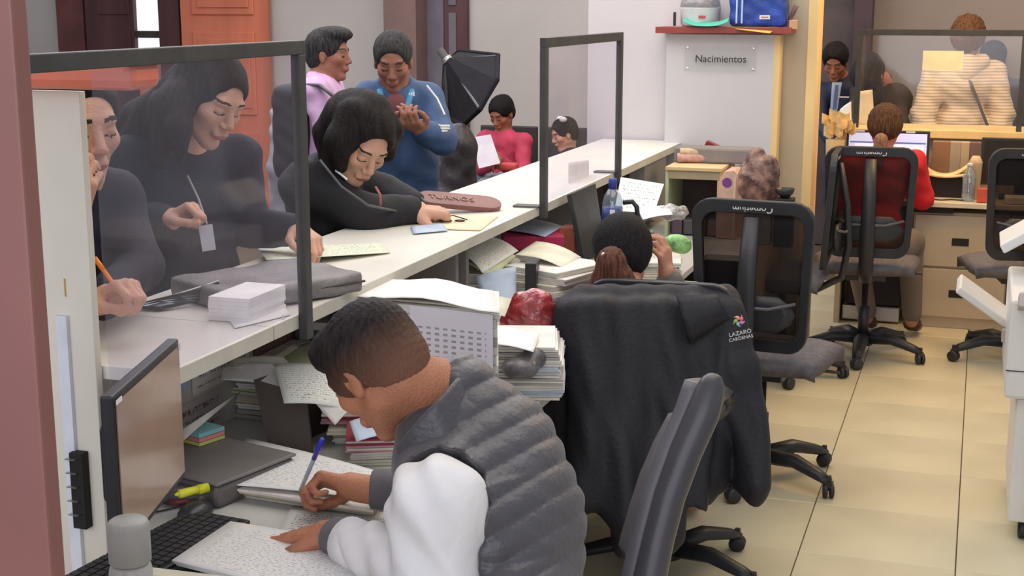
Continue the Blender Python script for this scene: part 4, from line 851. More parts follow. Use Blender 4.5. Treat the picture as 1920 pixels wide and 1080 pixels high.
for x in (1381, 1391): part('stripe', G().box((sx_(x, 6.86), 6.858, zs_+.115), (.008, .008, .20)), mat('pale_blue', (176, 204, 232), .5), t)
part('patch', G().box((sx_(1434, 6.86), 6.855, zs_+.045), (.050, .006, .019)), M_white, t); part('patch_print', G().box((sx_(1434, 6.86), 6.851, zs_+.045), (.036, .002, .006)), mat('patch_red', (170, 120, 120), .5), t)
part('strap', G().tube([(cx-.05, 6.9, zs_+.20), (cx-.03, 6.9, zs_+.26), (cx+.03, 6.9, zs_+.26), (cx+.05, 6.9, zs_+.20)], .008, 8), M_plast, t, smooth=True)
sheet('yellow_folder', [Vector((sx_(1368), 6.88, zs_+.001)), Vector((sx_(1462), 6.88, zs_+.001)), Vector((sx_(1445, 6.8), 6.79, zs_-.03)), Vector((sx_(1385, 6.8), 6.79, zs_-.012))], mat('mustard_card', (204, 176, 84), .6), 'mustard yellow folder drooping over the shelf edge under the blue bag', 'folder')
solo('wood_block', G().box((sx_(1488, 6.9), 6.90, zs_-.01+.02), (.035, .06, .045)), mat('tan_block', (196, 156, 120), .6), 'tan block at the right end of the shelf', 'block', bev=.004)
solo('brown_stick', G().tube([(sx_(1480, 6.9), 6.9, zs_+.03), (sx_(1488, 6.9), 6.9, zs_+.075), (sx_(1492, 6.9), 6.9, zs_+.10)], [.010, .012, .014], 8), mat('stick_brown', (120, 88, 84), .6), 'brown stick leaning at the right end of the shelf', 'stick', smooth=True)

# ------------------------------------------------------------------ far desk, cabinets and far counter
t = thing('far_desk', 'long pale desk against the far counter where the woman in red works', 'desk', (.1, 8.0, 0), world=True)
part('desk_top', G().bb((-.72, 7.92, .690), (1.4, 8.45, .718)), mat('far_desk_top', (206, 194, 166), .4, 0, .04, 5), t, bev=.003)
part('apron', G().bb((-.72, 7.945, .655), (-.1, 7.965, .690)), M_dk, t); part('side_panel', G().bb((-.72, 7.94, 0), (-.69, 8.44, .69)), M_cabinet, t)
def cabinet(x0, x1, label):
    t = thing('filing_cabinet', label, 'cabinet', ((x0+x1)/2, 8.1, 0), world=True, group='beige filing cabinets under the far desk')
    part('cabinet_body', G().bb((x0, 7.99, 0), (x1, 8.43, .655)), M_cabinet, t, bev=.003)
    for z0, z1 in ((.352, .640), (.065, .338)):
        d = part('drawer', G().bb((x0+.008, 7.972, z0), (x1-.008, 7.992, z1)), M_cabinet, t, bev=.003)
        zc = z0+(z1-z0)*.42; xc = x0+(x1-x0)*.50; part('recessed_pull', G().bb((xc-.045, 7.969, zc), (xc+.045, 7.975, zc+.042)), M_dk, d, bev=.002)
cabinet(-.31, .20, 'beige steel filing cabinet with two drawers beside the seated woman in red')
cabinet(.205, .70, 'beige steel filing cabinet hidden behind the right-hand chair')
t = thing('computer_tower', 'dark computer tower with a silver base under the far desk', 'computer', (-.55, 8.1, 0), world=True)
part('tower_case', G().bb((-.66, 8.0, .10), (-.36, 8.38, .50)), M_dk, t, bev=.01); part('power_light', G().lathe([(.010, 0), (.010, .003)], (-.535, 7.998, .30), 12, axis=(0, -1, 0)), mat('blue_led', (90, 90, 220), .4, emis=((110, 110, 255), 1.5)), t)
part('silver_base', G().bb((-.68, 7.99, .01), (-.36, 8.38, .095)), M_metal, t, bev=.008)
t = thing('far_counter', 'far service counter with a warm yellow wooden ledge under the wide screen', 'counter', (.1, 8.6, 0), world=True)
zl = at(1750, 248, Y=8.46).z
part('ledge', G().bb((-.75, 8.46, zl-.035), (1.5, 8.90, zl+.012)), M_oak_lit, t, bev=.004)
part('back_panel', G().bb((-.75, 8.52, 0), (1.5, 8.56, zl-.035)), M_cabinet, t)
zl2 = zl+.013; fy = 8.50
t = thing('far_screen', 'wide acrylic screen in a thin dark frame on the far yellow ledge', 'screen', (.1, fy, zl2), world=True)
xa = at(1605, 120, Y=fy).x; zt4 = at(1700, 55, Y=fy).z
part('top_bar', G().bb((xa, fy-.012, zt4-.035), (.95, fy+.012, zt4)), M_black, t, bev=.002); part('post', G().bb((xa, fy-.012, zl2), (xa+.032, fy+.012, zt4-.035)), M_black, t, bev=.002)
xe = at(1915, 150, Y=fy).x; part('post', G().bb((xe-.01, fy-.011, zl2), (xe+.02, fy+.011, zt4-.035)), M_black, t, bev=.002)
part('acrylic_sheet', G().bb((xa+.03, fy-.002, zl2), (.95, fy+.002, zt4-.03)), M_glass2, t)
a, b = at(1731, 95, Y=fy-.01), at(1805, 132, Y=fy-.01); solo('paper_note', G().bb((a.x, fy-.0045, b.z), (b.x, fy-.0025, a.z)), mat('yellow_note', (246, 238, 196), .6), 'blank pale yellow note stuck on the far screen', 'note')
# things on the far desk
def far_monitor(x0, x1, y0, y1, Y, label, on):
    a, b = at(x0, y0, Y=Y), at(x1, y1, Y=Y); zb = b.z; cx = (a.x+b.x)/2
    t = thing('monitor', label, 'monitor', (cx, Y, .718), world=True)
    part('housing', G().bb((a.x, Y, zb), (b.x, Y+.03, a.z)), M_plast, t, bev=.004)
    part('screen', G().bb((a.x+.014, Y-.002, zb+.02), (b.x-.014, Y+.001, a.z-.014)), mat('screen_lit', (196, 204, 236), .3, emis=((200, 208, 244), .55)) if on else M_dk, t, label='lit pale blue screen' if on else None)
    if on:
        part('screen_window', G().bb((a.x+.05, Y-.004, zb+.03), (b.x-.03, Y-.0015, a.z-.075)), mat('screen_window_m', (222, 226, 240), .3, emis=((224, 228, 246), .6)), t)
        part('screen_bar', G().bb((a.x+.02, Y-.005, a.z-.072), (b.x-.02, Y-.0015, a.z-.064)), mat('screen_bar_m', (90, 106, 160), .3, emis=((90, 110, 170), .4)), t)
        for q in (.05, .33): part('tape', G().bb((a.x+q, Y-.003, a.z-.010), (a.x+q+.05, Y-.001, a.z+.001)), M_white, t)
    part('stand', G().bb((cx-.03, Y+.03, .74), (cx+.03, Y+.05, zb+.1)), M_plast, t); part('stand_base', G().bb((cx-.11, Y-.05, .719), (cx+.11, Y+.12, .732)), M_plast, t, bev=.004)
far_monitor(1588, 1738, 243, 350, 8.22, 'lit monitor with a pale blue screen in front of the woman in red', True)
far_monitor(1842, 1990, 258, 352, 8.20, 'switched-off dark monitor at the right edge on the far desk', False)
p = at(1815, 372, Y=8.0); bottle((p.x, 8.02, .7195), .21, .036, M_white, 'clear water bottle on the far desk beside the dark monitor')
t = thing('disposable_cup_stack', 'cream cup and bag behind the clear bottle on the far desk', 'cup', (at(1828, 330, Y=8.12).x, 8.12, .719), world=True)
part('cup', G().lathe([(.028, 0), (.036, .20), (.038, .205), (.02, .24)], (at(1828, 330, Y=8.12).x, 8.12, .7195), 20), mat('cream_cup', (206, 180, 140), .6), t, smooth=True)
solo('red_carton', G().box((at(1842, 355, Y=7.99).x, 7.99, .7195+.04), (.055, .05, .078)), mat('red_carton_m', (190, 84, 66), .4), 'small red and white carton at the foot of the dark monitor', 'carton', bev=.006)
def arcp(cx, y, z, w, sag, m, nm, label):
    solo(nm, G().grid(lambda u, v: (cx+(u-.5)*w, y+.12*v, z-sag*(1-(2*u-1)**2)), 16, 3, .012), m, label, 'paper', smooth=True)
arcp(at(1770, 318, Y=8.15).x, 8.12, .90, .24, .055, M_oak_lit, 'curved_tray', 'curved cream tray sagging between monitor and bottle')
arcp(at(1772, 326, Y=8.15).x, 8.10, .86, .22, .015, mat('cream_card', (226, 206, 160), .6), 'cream_tray', 'flat cream tray just under the curved tray')
for x in (-.245, -.005): pass
solo('tray_support', G().bb((at(1772, 326, Y=8.15).x-.1, 8.14, .7195), (at(1772, 326, Y=8.15).x+.1, 8.2, .83)), M_dk, 'dark organiser under the cream trays', 'organiser', bev=.004)
for k, (x0, x1, c0) in enumerate(((1750, 1780, (150, 110, 82)), (1782, 1800, (170, 156, 136)), (1802, 1816, (188, 168, 140)), (1818, 1836, (120, 96, 92)))):
    a, b = at(x0, 260, Y=8.40), at(x1, 330, Y=8.40); solo('binder', G().bb((a.x, 8.36, .7195), (b.x, 8.45, zl-.045)), mat('spine%d' % k, c0, .7), ('brown', 'stone grey', 'sand-coloured', 'dark plum')[k]+' binder standing upright under the far ledge', 'binder', bev=.003)
solo('desk_cable', G().tube([(-.23, 8.0, .724), (-.17, 7.98, .724), (-.12, 8.02, .724), (-.05, 8.0, .724)], .004, 6), M_plast, 'black cable lying on the far desk by the red sleeve', 'cable', smooth=True)
solo('folded_papers', G().box((.36, 8.02, .738), (.40, .14, .035)), M_f[5], 'folded papers on the far desk behind the right-hand chair', 'paper', bev=.004)
# paper flowers left of the far monitor
t = thing('paper_bouquet', 'cream paper bouquet in a pale pot beside the lit monitor', 'bouquet', (at(1570, 260, Y=8.2).x, 8.2, .719), world=True)
bx = at(1570, 260, Y=8.2).x; part('pot', G().lathe([(.04, 0), (.05, .16), (.055, .30)], (bx-.01, 8.2, .7195), 20), mat('pot_cream', (186, 162, 120), .6), t, smooth=True)
for k in range(14):
    a_ = k*2.4; r_ = .02+.004*k; c0 = Vector((bx+r_*math.cos(a_), 8.2+r_*.5*math.sin(a_), 1.05+.012*((k*5) % 9)))
    part('petal', G().grid(lambda u, v: c0+Vector(((u-.5)*.06, .02*math.sin(3*u+k), (v-.3)*.06+.01*math.cos(5*u))), 3, 3, .003), mat('petal_cream', (222, 194, 136), .7, 0, .25, 14), t)
# ------------------------------------------------------------------ printer at the right edge
x0 = .150; y0, y1 = 4.72, 5.35
t = thing('photocopier', 'white floor-standing photocopier cut by the right edge of the picture', 'photocopier', (.45, 5.0, 0), world=True)
M_pr = mat('copier_white', (214, 212, 208), .4, 0, .02, 4); M_pr2 = mat('copier_grey', (176, 170, 166), .45, 0, .03, 4)
xl = at(1885, 800, Y=y0).x
part('lower_cabinet', G().bb((xl+.03, y0+.02, .07), (.85, y1, .50)), M_pr, t, bev=.006)
part('front_door', G().bb((xl+.085, y0, .09), (.85, y0+.022, .50)), M_pr2, t, bev=.004)
part('upper_body', G().bb((at(1896, 560, Y=y0).x, y0-.01, .505), (.85, y1, .84)), M_pr, t, bev=.012)
part('control_panel', G().box((at(1925, 520, Y=y0-.03).x+.2, y0-.02, .835), (.44, .12, .05), Matrix.Rotation(-.35, 3, 'X')), M_pr2, t, bev=.006)
A1 = pt(1800, 545, 4.95); A2 = pt(1893, 612, 4.95)
dv = (A2-A1).normalized(); ny = Vector((0, 1, 0)); nz_ = dv.cross(ny).normalized(); Rt = Matrix((dv, ny, nz_)).transposed()
part('side_tray', G().box((A1+A2)/2+Vector((0, .12, 0)), ((A2-A1).length+.02, .26, .028), Rt), M_pr, t, bev=.006)
part('tray_hinge', G().box(A2+Vector((-.005, .02, -.03)), (.04, .10, .05)), M_pr2, t, bev=.004)
B1 = pt(1885, 462, 4.9); B2 = pt(1955, 425, 4.9); dv = (B2-B1).normalized(); nz_ = dv.cross(ny).normalized(); Rt = Matrix((dv, ny, nz_)).transposed()
part('top_lid', G().box((B1+B2)/2+Vector((0, .12, 0)), ((B2-B1).length+.03, .30, .035), Rt), M_pr, t, bev=.006)
part('lid_arm', G().box(B2+Vector((.03, .15, -.06)), (.06, .2, .10)), M_pr2, t, bev=.006)
part('seam', G().bb((at(1896, 560, Y=y0).x-.001, y0-.012, .60), (.85, y0-.008, .603)), M_dk, t)
for x in (xl+.08, .75):
    for y in (y0+.07, y1-.07): part('caster', G().lathe([(.02, -.015), (.032, -.012), (.032, .012), (.02, .015)], (x, y, .0325), 14, axis=(1, 0, 0)), M_plast, t, smooth=True)

# ------------------------------------------------------------------ things on the counter
CT = CZ+.001
p = at(470, 515, Z=CT+.03); 
t = thing('laptop_bag', 'flat grey bag lying on the counter behind the near screen', 'bag', (-1.68, 2.75, CT), world=True)
cs = [at(338, 500, Z=CT+.06), at(600, 482, Z=CT+.05), at(648, 512, Z=CT+.045), at(400, 560, Z=CT+.055)]
cen = sum(cs, Vector())/4; F_ = Field(.012)
u_ = ((cs[1]+cs[2])-(cs[0]+cs[3]))/2; v_ = ((cs[0]+cs[1])-(cs[2]+cs[3]))/2; ru = nrm(A_(u_)*A_((1, 1, 0))); rv = A_((-ru[1], ru[0], 0)); Rb = np.stack([ru, rv, A_((0, 0, 1.))], 1)
F_.box((cen.x, cen.y, CT+.026), (u_.length/2-.02, min(.13, v_.length/2), .012), Rb, .012); F_.disp = wrk(.003, 42, 1.0)
part('bag_body', F_.mesh(.008), mat('grey_nylon', (124, 118, 116), .5, 0, .15, 8, .3, 120), t)
part('zip', G().tube([Vector((cen.x, cen.y, CT+.028))+Vector(tuple(ru*s*u_.length*.48))-Vector(tuple(rv*(min(.13, v_.length/2)+.010))) for s in (-1, -.3, .3, 1)], .003, 6), M_black, t, smooth=True)
sheet('white_sheet', [at(560, 540, Z=CT+.003), at(650, 512, Z=CT+.003), at(640, 530, Z=CT+.003), at(575, 562, Z=CT+.003)], M_paper, 'white sheet poking out from under the grey bag by the screen post')
a = at(412, 610, Z=CT); b = at(515, 600, Z=CT)
t = thing('paper_ream', 'thick white ream of paper on the counter edge left of the screen post', 'paper stack', (a.x, a.y, CT), world=True)
zr = at(515, 543, Y=at(515, 598, Z=CT).y).z
rp_ = at(468, 600, Z=CT)+Vector((-.035, .055, 0))
for k in range(6):
    z0 = CT+k*(.054/6); part('paper_block', G().box((rp_.x+random.uniform(-.002, .002), rp_.y, z0+.0045), (.10, .17, .0088), Matrix.Rotation(random.uniform(-.02, .02), 3, 'Z')), M_paper, t)
sheet('white_sheet', [at(400, 560, Z=CT+.002), at(520, 560, Z=CT+.002), at(545, 590, Z=CT+.002), at(440, 615, Z=CT+.002)], M_paper, 'white sheet lying under the thick ream at the counter edge')
t = thing('tablet', 'black tablet propped at an angle on the counter near the pencil hand', 'tablet', tuple(at(330, 570, Z=CT)), world=True)
cs = [at(250, 578, Z=CT+.002), at(410, 527, Z=CT+.055), at(412, 556, Z=CT+.014), at(300, 582, Z=CT+.003)]
part('tablet_body', G().grid(quad(cs), 4, 4, .008), mat('tablet_black', (46, 46, 50), .15), t); part('tablet_edge', G().tube([cs[0], cs[1], cs[2]], .003, 6), M_metal, t, smooth=True)
g = G().grid(quad([at(484, 466, Z=CT+.002), at(716, 455, Z=CT+.002), at(732, 474, Z=CT+.002), at(500, 488, Z=CT+.03)]), 8, 8, .0012)
solo('certificate', g, Mpap_g, 'pale green certificate on the counter under the pointing fingers', 'paper', smooth=True)
# brown plaque
TL, TR, BR, BL = pt(792, 350, 4.72), pt(912, 360, 4.78), pt(915, 406, 4.62), pt(815, 396, 4.56)
t = thing('plaque', 'brown round-ended plaque with raised letters standing on the counter', 'sign', tuple(pt(865, 406, 4.6)), world=True)
ux = ((TR-TL)+(BR-BL)).normalized(); uy = ((TL-BL)+(TR-BR)).normalized(); cen = (TL+TR+BR+BL)/4; W2 = .145; H2 = .047
cen = pt(862, 378, 4.66); poly = []
for k in range(9): a_ = -PI/2+PI*k/8; poly.append((W2-H2+H2*math.cos(a_), H2*math.sin(a_)))
for k in range(9): a_ = PI/2+PI*k/8; poly.append((-W2+H2+H2*math.cos(a_), H2*math.sin(a_)))
nn_ = ux.cross(uy).normalized(); g = G(); n_ = len(poly)
g.add([cen+ux*x+uy*y+nn_*d for d in (-.009, .009) for x, y in poly], [tuple(range(n_-1, -1, -1)), tuple(range(n_, 2*n_))]+[(k, (k+1) % n_, (k+1) % n_+n_, k+n_) for k in range(n_)])
part('plate', g, mat('plaque_brown', (128, 84, 76), .45, 0, .1, 8), t, bev=.002)
part('raised_letters', textg('TURNOS', .040, cen+nn_*.010-ux*.03, ux, uy, .002), mat('plaque_letter', (150, 112, 102), .45), t)
sheet('cream_envelope', [at(822, 402, Z=CT+.002), at(935, 405, Z=CT+.002), at(900, 432, Z=CT+.002), at(790, 428, Z=CT+.002)], mat('cream_paper', (232, 214, 178), .7), 'cream envelope lying in front of the brown plaque')
sheet('blue_white_card', [at(770, 424, Z=CT+.004), at(830, 418, Z=CT+.004), at(840, 432, Z=CT+.004), at(775, 438, Z=CT+.004)], M_f[3], 'small bluish card under the fist of the woman writing')
t = thing('spectacles', 'folded thin spectacles on the cream envelope', 'glasses', tuple(at(850, 414, Z=CT+.01)), world=True)
for x in (838, 862):
    q = at(x, 414, Z=CT+.008); part('lens_rim', G().tube([q+Vector((.016*math.cos(k*PI/6), .014*math.sin(k*PI/6), 0)) for k in range(12)], .002, 6, closed=True), M_brow, t, smooth=True)
part('temple', G().tube([at(876, 412, Z=CT+.008), at(850, 404, Z=CT+.008), at(828, 408, Z=CT+.008)], .002, 6), M_brow, t, smooth=True)
sheet('taped_sheet', [at(1066, 305, X=-1.50), at(1104, 300, X=-1.50), at(1104, 352, X=-1.50), at(1066, 356, X=-1.50)], M_paper, 'white sheet standing on the counter behind the small far screen')

# ------------------------------------------------------------------ photo softbox and lobby things
t = thing('softbox', 'black octagonal photo softbox on a stand in the lobby', 'softbox', tuple(at(850, 330, Y=7.6)[:2])+(0,), world=True)
td = 7.6; ap = pt(838, 112, td); rim_px = [(862, 96), (934, 104), (932, 150), (900, 205), (868, 234), (842, 222), (832, 170), (834, 120)]
dep = [7.9, 7.5, 7.2, 7.1, 7.3, 7.7, 8.0, 8.1]; rim = [pt(x, y, d_) for (x, y), d_ in zip(rim_px, dep)]
M_soft = mat('softbox_black', (22, 21, 28), .75, 0, .2, 6, .3, 20, .15)
g = G(); vs = [ap+Vector((.02*math.cos(k*PI/4), 0, .02*math.sin(k*PI/4))) for k in range(8)]+rim; g.add(vs, [(k, (k+1) % 8, 8+(k+1) % 8, 8+k) for k in range(8)]+[tuple(range(8)), tuple(range(15, 7, -1))])
part('fabric_shell', g, M_soft, t); part('rim_band', G().tube(rim, .014, 8, closed=True), M_soft, t)
for k in (1, 3, 6): part('rib', G().tube([ap, rim[k]], .007, 6), M_plast_g, t)
part('speed_ring', G().lathe([(.032, -.012), (.032, .012)], ap, 16, axis=tuple((sum(rim, Vector())/8-ap).normalized())), M_metal, t)
part('lamp_head', G().tube([ap, ap-(sum(rim, Vector())/8-ap).normalized()*.07], .022, 12), M_plast_g, t)
b0 = Vector((ap.x, ap.y, 0)); part('pole', G().tube([Vector((ap.x, ap.y, .25)), ap-Vector((0, 0, .02))], .014, 10), M_black, t)
for k in range(3): a_ = k*2.09+.4; part('leg', G().tube([Vector((ap.x, ap.y, .62)), Vector((ap.x+.42*math.cos(a_), ap.y+.42*math.sin(a_), .012))], .010, 8), M_black, t)
p = A_(pt(862, 285, 7.2)); F_ = Field(.05)
F_.ell(p+A_((0, 0, 0)), (.09, .09, .16)).ell(p+A_((-.03, 0, -.2)), (.12, .1, .2)).cap(p+A_((-.04, 0, -.3)), (p[0]-.04, p[1], .14), .13, .14); F_.disp = wrk(.006, 30)
solo('covered_stroller', F_.mesh(.016), mat('dark_cover', (58, 52, 54), .35, 0, .2, 8, .3, 40), 'dark covered bundle standing between the blue jacket man and the reading woman', 'bundle')
M_bench = mat('bench_black', (52, 48, 52), .5)
for xx, yy, n_, lab in ((942, 315, 1, 'dark lobby chair under the woman in the pink top'), (1063, 292, 2, 'dark lobby chair under the child with the white bow')):
    c0 = at(xx, 240, Y=9.9); t = thing('lobby_chair', lab, 'chair', (c0.x, 9.9, 0), group='dark lobby chairs', world=True)
    part('seat', G().box((c0.x, 9.82, .43), (.46, .42, .04)), M_bench, t, bev=.01); part('backrest', G().box((c0.x, 10.06, .70), (.46, .03, .36)), M_bench, t, bev=.01)
    for sx in (-.2, .2):
        for sy in (-.18, .2): part('leg', G().tube([(c0.x+sx, 9.82+sy, 0), (c0.x+sx, 9.82+sy, .42)], .014, 8), M_black, t)
# ------------------------------------------------------------------ people
def person(label, base, group=None):
    return thing('person', label, 'person', tuple(base), world=True, group=group)
def V3(v): return A_(v, float)
CAMR, CAMF = V3(cR), V3(cFh)
# (1) the writing man -------------------------------------------------
hc = V3(pt(708, 692, 2.55)); hR = frame((-.66, .28, -.66), (-.62, .10, .80))
J = dict(neck=pt(852, 742, 2.58), chest=pt(920, 915, 2.57), belly=pt(962, 1090, 2.53), pelvis=pt(985, 1235, 2.48),
         shL=pt(822, 930, 2.38), shR=pt(862, 835, 2.74), elL=pt(815, 1082, 2.38), wrL=pt(622, 1003, 2.60), elR=pt(830, 925, 2.80), wrR=pt(672, 915, 2.80))
t = person('man in a dark grey quilted vest and white shirt writing at the desk', (-.70, 2.25, 0))
F_ = Field(.02); head(F_, hc, hR, 1.04); F_.cap(hc+hR @ A_((0, -.035, -.045)), J['neck'], .056, .060, .03); tor(F_, J, -.004, .98)
arm(F_, J, 'L', -.002); arm(F_, J, 'R', -.002)
J['hipL'] = V3(J['pelvis'])+A_((0, -.09, 0)); J['hipR'] = V3(J['pelvis'])+A_((0, .09, 0)); J['knL'] = A_((-1.06, 2.10, .56)); J['knR'] = A_((-1.06, 2.42, .56)); J['anL'] = A_((-1.10, 2.10, .10)); J['anR'] = A_((-1.10, 2.42, .10)); J['footL'] = A_((-1.24, 2.10, .04)); J['footR'] = A_((-1.24, 2.42, .04))
legs(F_, J, -.004)
wl = V3(J['wrL']); hl_t = V3(pt(554, 1001, 2.655)); tipsL, thL = hand(F_, wl, hl_t-wl, (0, 0, -1), 1, (.12, .18, .22, .28), .2, .98, .07)
wr_ = V3(J['wrR']); rt = V3(pt(590, 898, 2.83)); dR = nrm(rt-wr_)+A_((0, 0, .05)); tipsR, thR = hand(F_, wr_, dR, A_((-.30, -.55, -.75)), -1, (.85, .98, 1.10, 1.2), .85, .98, .01)
g = F_.mesh(.012, [(hc, .155, .0034), (hl_t+(wl-hl_t)*.3, .11, .0036), (rt, .10, .0034)]); part('body', paint_face(g, hc, hR, 1.04), skinmats('writer'), t)
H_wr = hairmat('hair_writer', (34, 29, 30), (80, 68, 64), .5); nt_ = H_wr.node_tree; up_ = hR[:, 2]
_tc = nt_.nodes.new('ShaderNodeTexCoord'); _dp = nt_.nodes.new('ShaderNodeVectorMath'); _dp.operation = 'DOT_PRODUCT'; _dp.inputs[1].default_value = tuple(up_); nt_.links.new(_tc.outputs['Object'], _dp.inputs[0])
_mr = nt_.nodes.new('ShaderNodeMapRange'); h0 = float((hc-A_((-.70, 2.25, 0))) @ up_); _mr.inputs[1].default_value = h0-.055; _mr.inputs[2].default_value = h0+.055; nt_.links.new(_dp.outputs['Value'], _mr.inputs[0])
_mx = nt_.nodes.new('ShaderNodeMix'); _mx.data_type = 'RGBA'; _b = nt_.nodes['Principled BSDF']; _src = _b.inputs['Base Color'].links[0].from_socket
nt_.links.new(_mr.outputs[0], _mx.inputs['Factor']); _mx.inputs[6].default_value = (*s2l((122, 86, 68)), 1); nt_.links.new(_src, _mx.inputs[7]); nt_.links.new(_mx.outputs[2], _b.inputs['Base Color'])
F_ = short_hair(hc, hR, 1.0, .028, 0, amp=.0008); F_.p[1] = F_.p[1][:6]+(1, False); F_.ell(hc+hR @ A_((0, .045, .094)), (.060, .058, .034), hR, .012)
F_.ell(hc+hR @ A_((0, .060, .078)), (.056, .043, .032), hR, .012)
for q in (-1, 1): F_.ell(hc+hR @ A_((.055*q, -.01, .020)), (.028, .075, .052), hR, .01, 1)
F_.disp = (lambda f0: lambda X, Y, Z: f0(X, Y, Z)+.0008*np.sin(X*310+Y*140)*np.sin(Z*280+Y*200))(strands(.0005, hc, hR, 60))
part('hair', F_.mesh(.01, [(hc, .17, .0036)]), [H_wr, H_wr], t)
# shirt sleeves
M_shirt = mat('white_shirt', (226, 224, 224), .75, 0, .03, 10, .3, 26)
F_ = Field(.02); e = V3(J['elL']); s = V3(J['shL'])
F_.ell(s+(e-s)*.10, (.084, .080, .080), None, .03); F_.cap(s+(e-s)*.15, e, .080, .074, .03); F_.cap(e, e+(wl-e)*.74, .070, .044, .03)
F_.disp = lambda X, Y, Z: .0038*np.sin(X*46+Z*30+2*np.sin(Y*20))*np.sin(Y*34+Z*24)+.0045*np.sin((X*.8+Z*.6)*95+Y*20)
part('shirt_sleeve', F_.mesh(.0065), M_shirt, t)
c0 = e+(wl-e)*.75; d_ = nrm(wl-e); part('shirt_cuff', G().lathe([(.046, -.03), (.0475, -.004), (.0475, .024), (.043, .026)], Vector(c0), 24, axis=Vector(d_)), M_shirt, t, smooth=True)
M_cuff = mat('grey_cuff', (104, 102, 106), .8, 0, .08, 20, .2, 200)
part('knit_cuff', G().lathe([(.034, -.02), (.038, .0), (.037, .045), (.033, .050)], Vector(e+(wl-e)*.82), 20, axis=Vector(d_)), M_cuff, t, smooth=True)
eR = V3(J['elR']); dr_ = nrm(wr_-eR); part('knit_cuff', G().lathe([(.050, -.12), (.046, -.06), (.040, .006), (.035, .010)], Vector(wr_-dr_*.035), 22, axis=Vector(dr_)), M_cuff, t, smooth=True)
# quilted vest
F_ = Field(.05); tor(F_, J, .024, .95, k=.06); nk = V3(J['neck']); ch_ = V3(J['chest']); be_ = V3(J['belly']); pe_ = V3(J['pelvis'])
F_.ell(ch_+A_((-.005, .03, .05)), (.11, .14, .12), None, .05); F_.ell((be_+ch_)/2+A_((.0, .0, 0)), (.115, .15, .16), None, .05)
F_.ell(nk+A_((-.03, .0, -.03)), (.07, .10, .05), None, .04)
F_.ell(hc+A_((-.02, 0, 0)), (.125, .12, .115), None, .01, 0, True); F_.cap(s, s+(e-s)*1.0, .088, .084, .006, 0, True); F_.ell(s+(e-s)*.08+A_((0, -.02, .0)), (.098, .10, .092), None, .006, 0, True); F_.cap(s+A_((0, -.06, .0)), e+A_((0, -.06, 0)), .09, .09, .006, 0, True); F_.cap(s+A_((-.10, -.03, -.02)), e+A_((-.10, -.03, 0)), .075, .08, .006, 0, True)
ax_ = nrm(nk-pe_); side = nrm(np.cross(ax_, (0, 1, 0)))
def quilt(X, Y, Z):
    a = (X-nk[0])*.0+(Z-1.0); bx = X-(-.86)
    st = Z*.90-(X+.86)*.62-.10*(X+.86)**2*3+Y*.16
    puff = -.0085*np.abs(np.sin(PI*st/.056))**.4
    lat = np.clip((X+.845-(.98-Z)*.30)/.02, 0, 1)
    return puff*lat+.0008*np.sin(X*90+Z*60)*np.sin(Y*70+Z*110)*lat+.002*np.sin(Z*30+X*20)
F_.disp = quilt
M_vest = mat('quilted_nylon', (72, 70, 75), .42, 0, .06, 8, .25, 90, .5, sheen=.2)
smooth_mod(part('quilted_vest', F_.mesh(.012, [(ch_+A_((0, 0, -.03)), .27, .0048)]), M_vest, t), 3)
# standing collar of the vest
u0 = nrm(hc-nk)*.6+A_((0, 0, .6)); F_ = Field(.015); Rn = frame(np.cross(nrm(u0), (0, 1, 0)), u0)
cpts = [pt(744, 842, 2.50), pt(772, 806, 2.47), pt(812, 760, 2.46), pt(850, 715, 2.50), pt(876, 688, 2.58), pt(880, 684, 2.66), pt(862, 700, 2.72)]
g = G().grid(lambda u, v: (lambda q: Vector(q)+Vector((.028+.01*v, -.004, -.075))*(v)+Vector((0, 0, .004)))(Vector([sum(c[i]*w for c, w in zip(cpts, ww)) for i in range(3)]) if False else (lambda k, f: Vector(cpts[k]).lerp(Vector(cpts[k+1]), f))(min(int(u*6), 5), u*6-min(int(u*6), 5))), 18, 5, .012)
part('vest_collar', g, M_vest, t, smooth=True, sub=1)
F_ = Field(.03); legs(F_, J, .016, foot=False); F_.ell(pe_, (.17, .15, .11)); part('trousers', F_.mesh(.013), mat('dark_trousers', (56, 56, 66), .8), t)
# pen in his hand
tip = V3(pt(556, 958, 2.93)); tip[2] = max(tip[2], DZ+.006); top = V3(pt(604, 824, 2.74))
pen('ballpoint_pen', tip, top, .0045, mat('pen_clear', (170, 178, 190), .2), mat('pen_blue', (46, 58, 190), .35), 'blue ballpoint pen in the writing hand of the man in the vest')

# (2) the black jacket on the chair back --------------------------------
M_jk = mat('black_jacket_cloth', (32, 31, 37), .62, 0, .14, 5, .25, 70, .35)
def JP(x, y, tt): return V3(pt(x, y, tt))
F_ = Field(.03)
F_.cap(JP(1090, 562, 3.98), JP(1360, 562, 4.02), .045, .045, .03)
def slabq(c4, th, n=7, k=.03):
    TL, TR, BR, BL = [V3(q) for q in c4]
    for i in range(n+1):
        u = i/n; a = TL+(TR-TL)*u; b = BL+(BR-BL)*u; F_.cap(a, b, th, th, k)
slabq((JP(1115, 580, 3.93), JP(1330, 575, 3.95), JP(1300, 1000, 3.86), JP(1170, 1020, 3.84)), .028, 8)
slabq((JP(1075, 585, 3.94), JP(1120, 580, 3.90), JP(1165, 975, 3.80), JP(1088, 930, 3.84)), .034, 3)
F_.cap(JP(1068, 590, 3.98), JP(1040, 690, 4.02), .050, .052); F_.cap(JP(1040, 690, 4.02), JP(1045, 760, 3.98), .052, .05); F_.cap(JP(1050, 740, 3.96), JP(1068, 1030, 3.86), .045, .03)
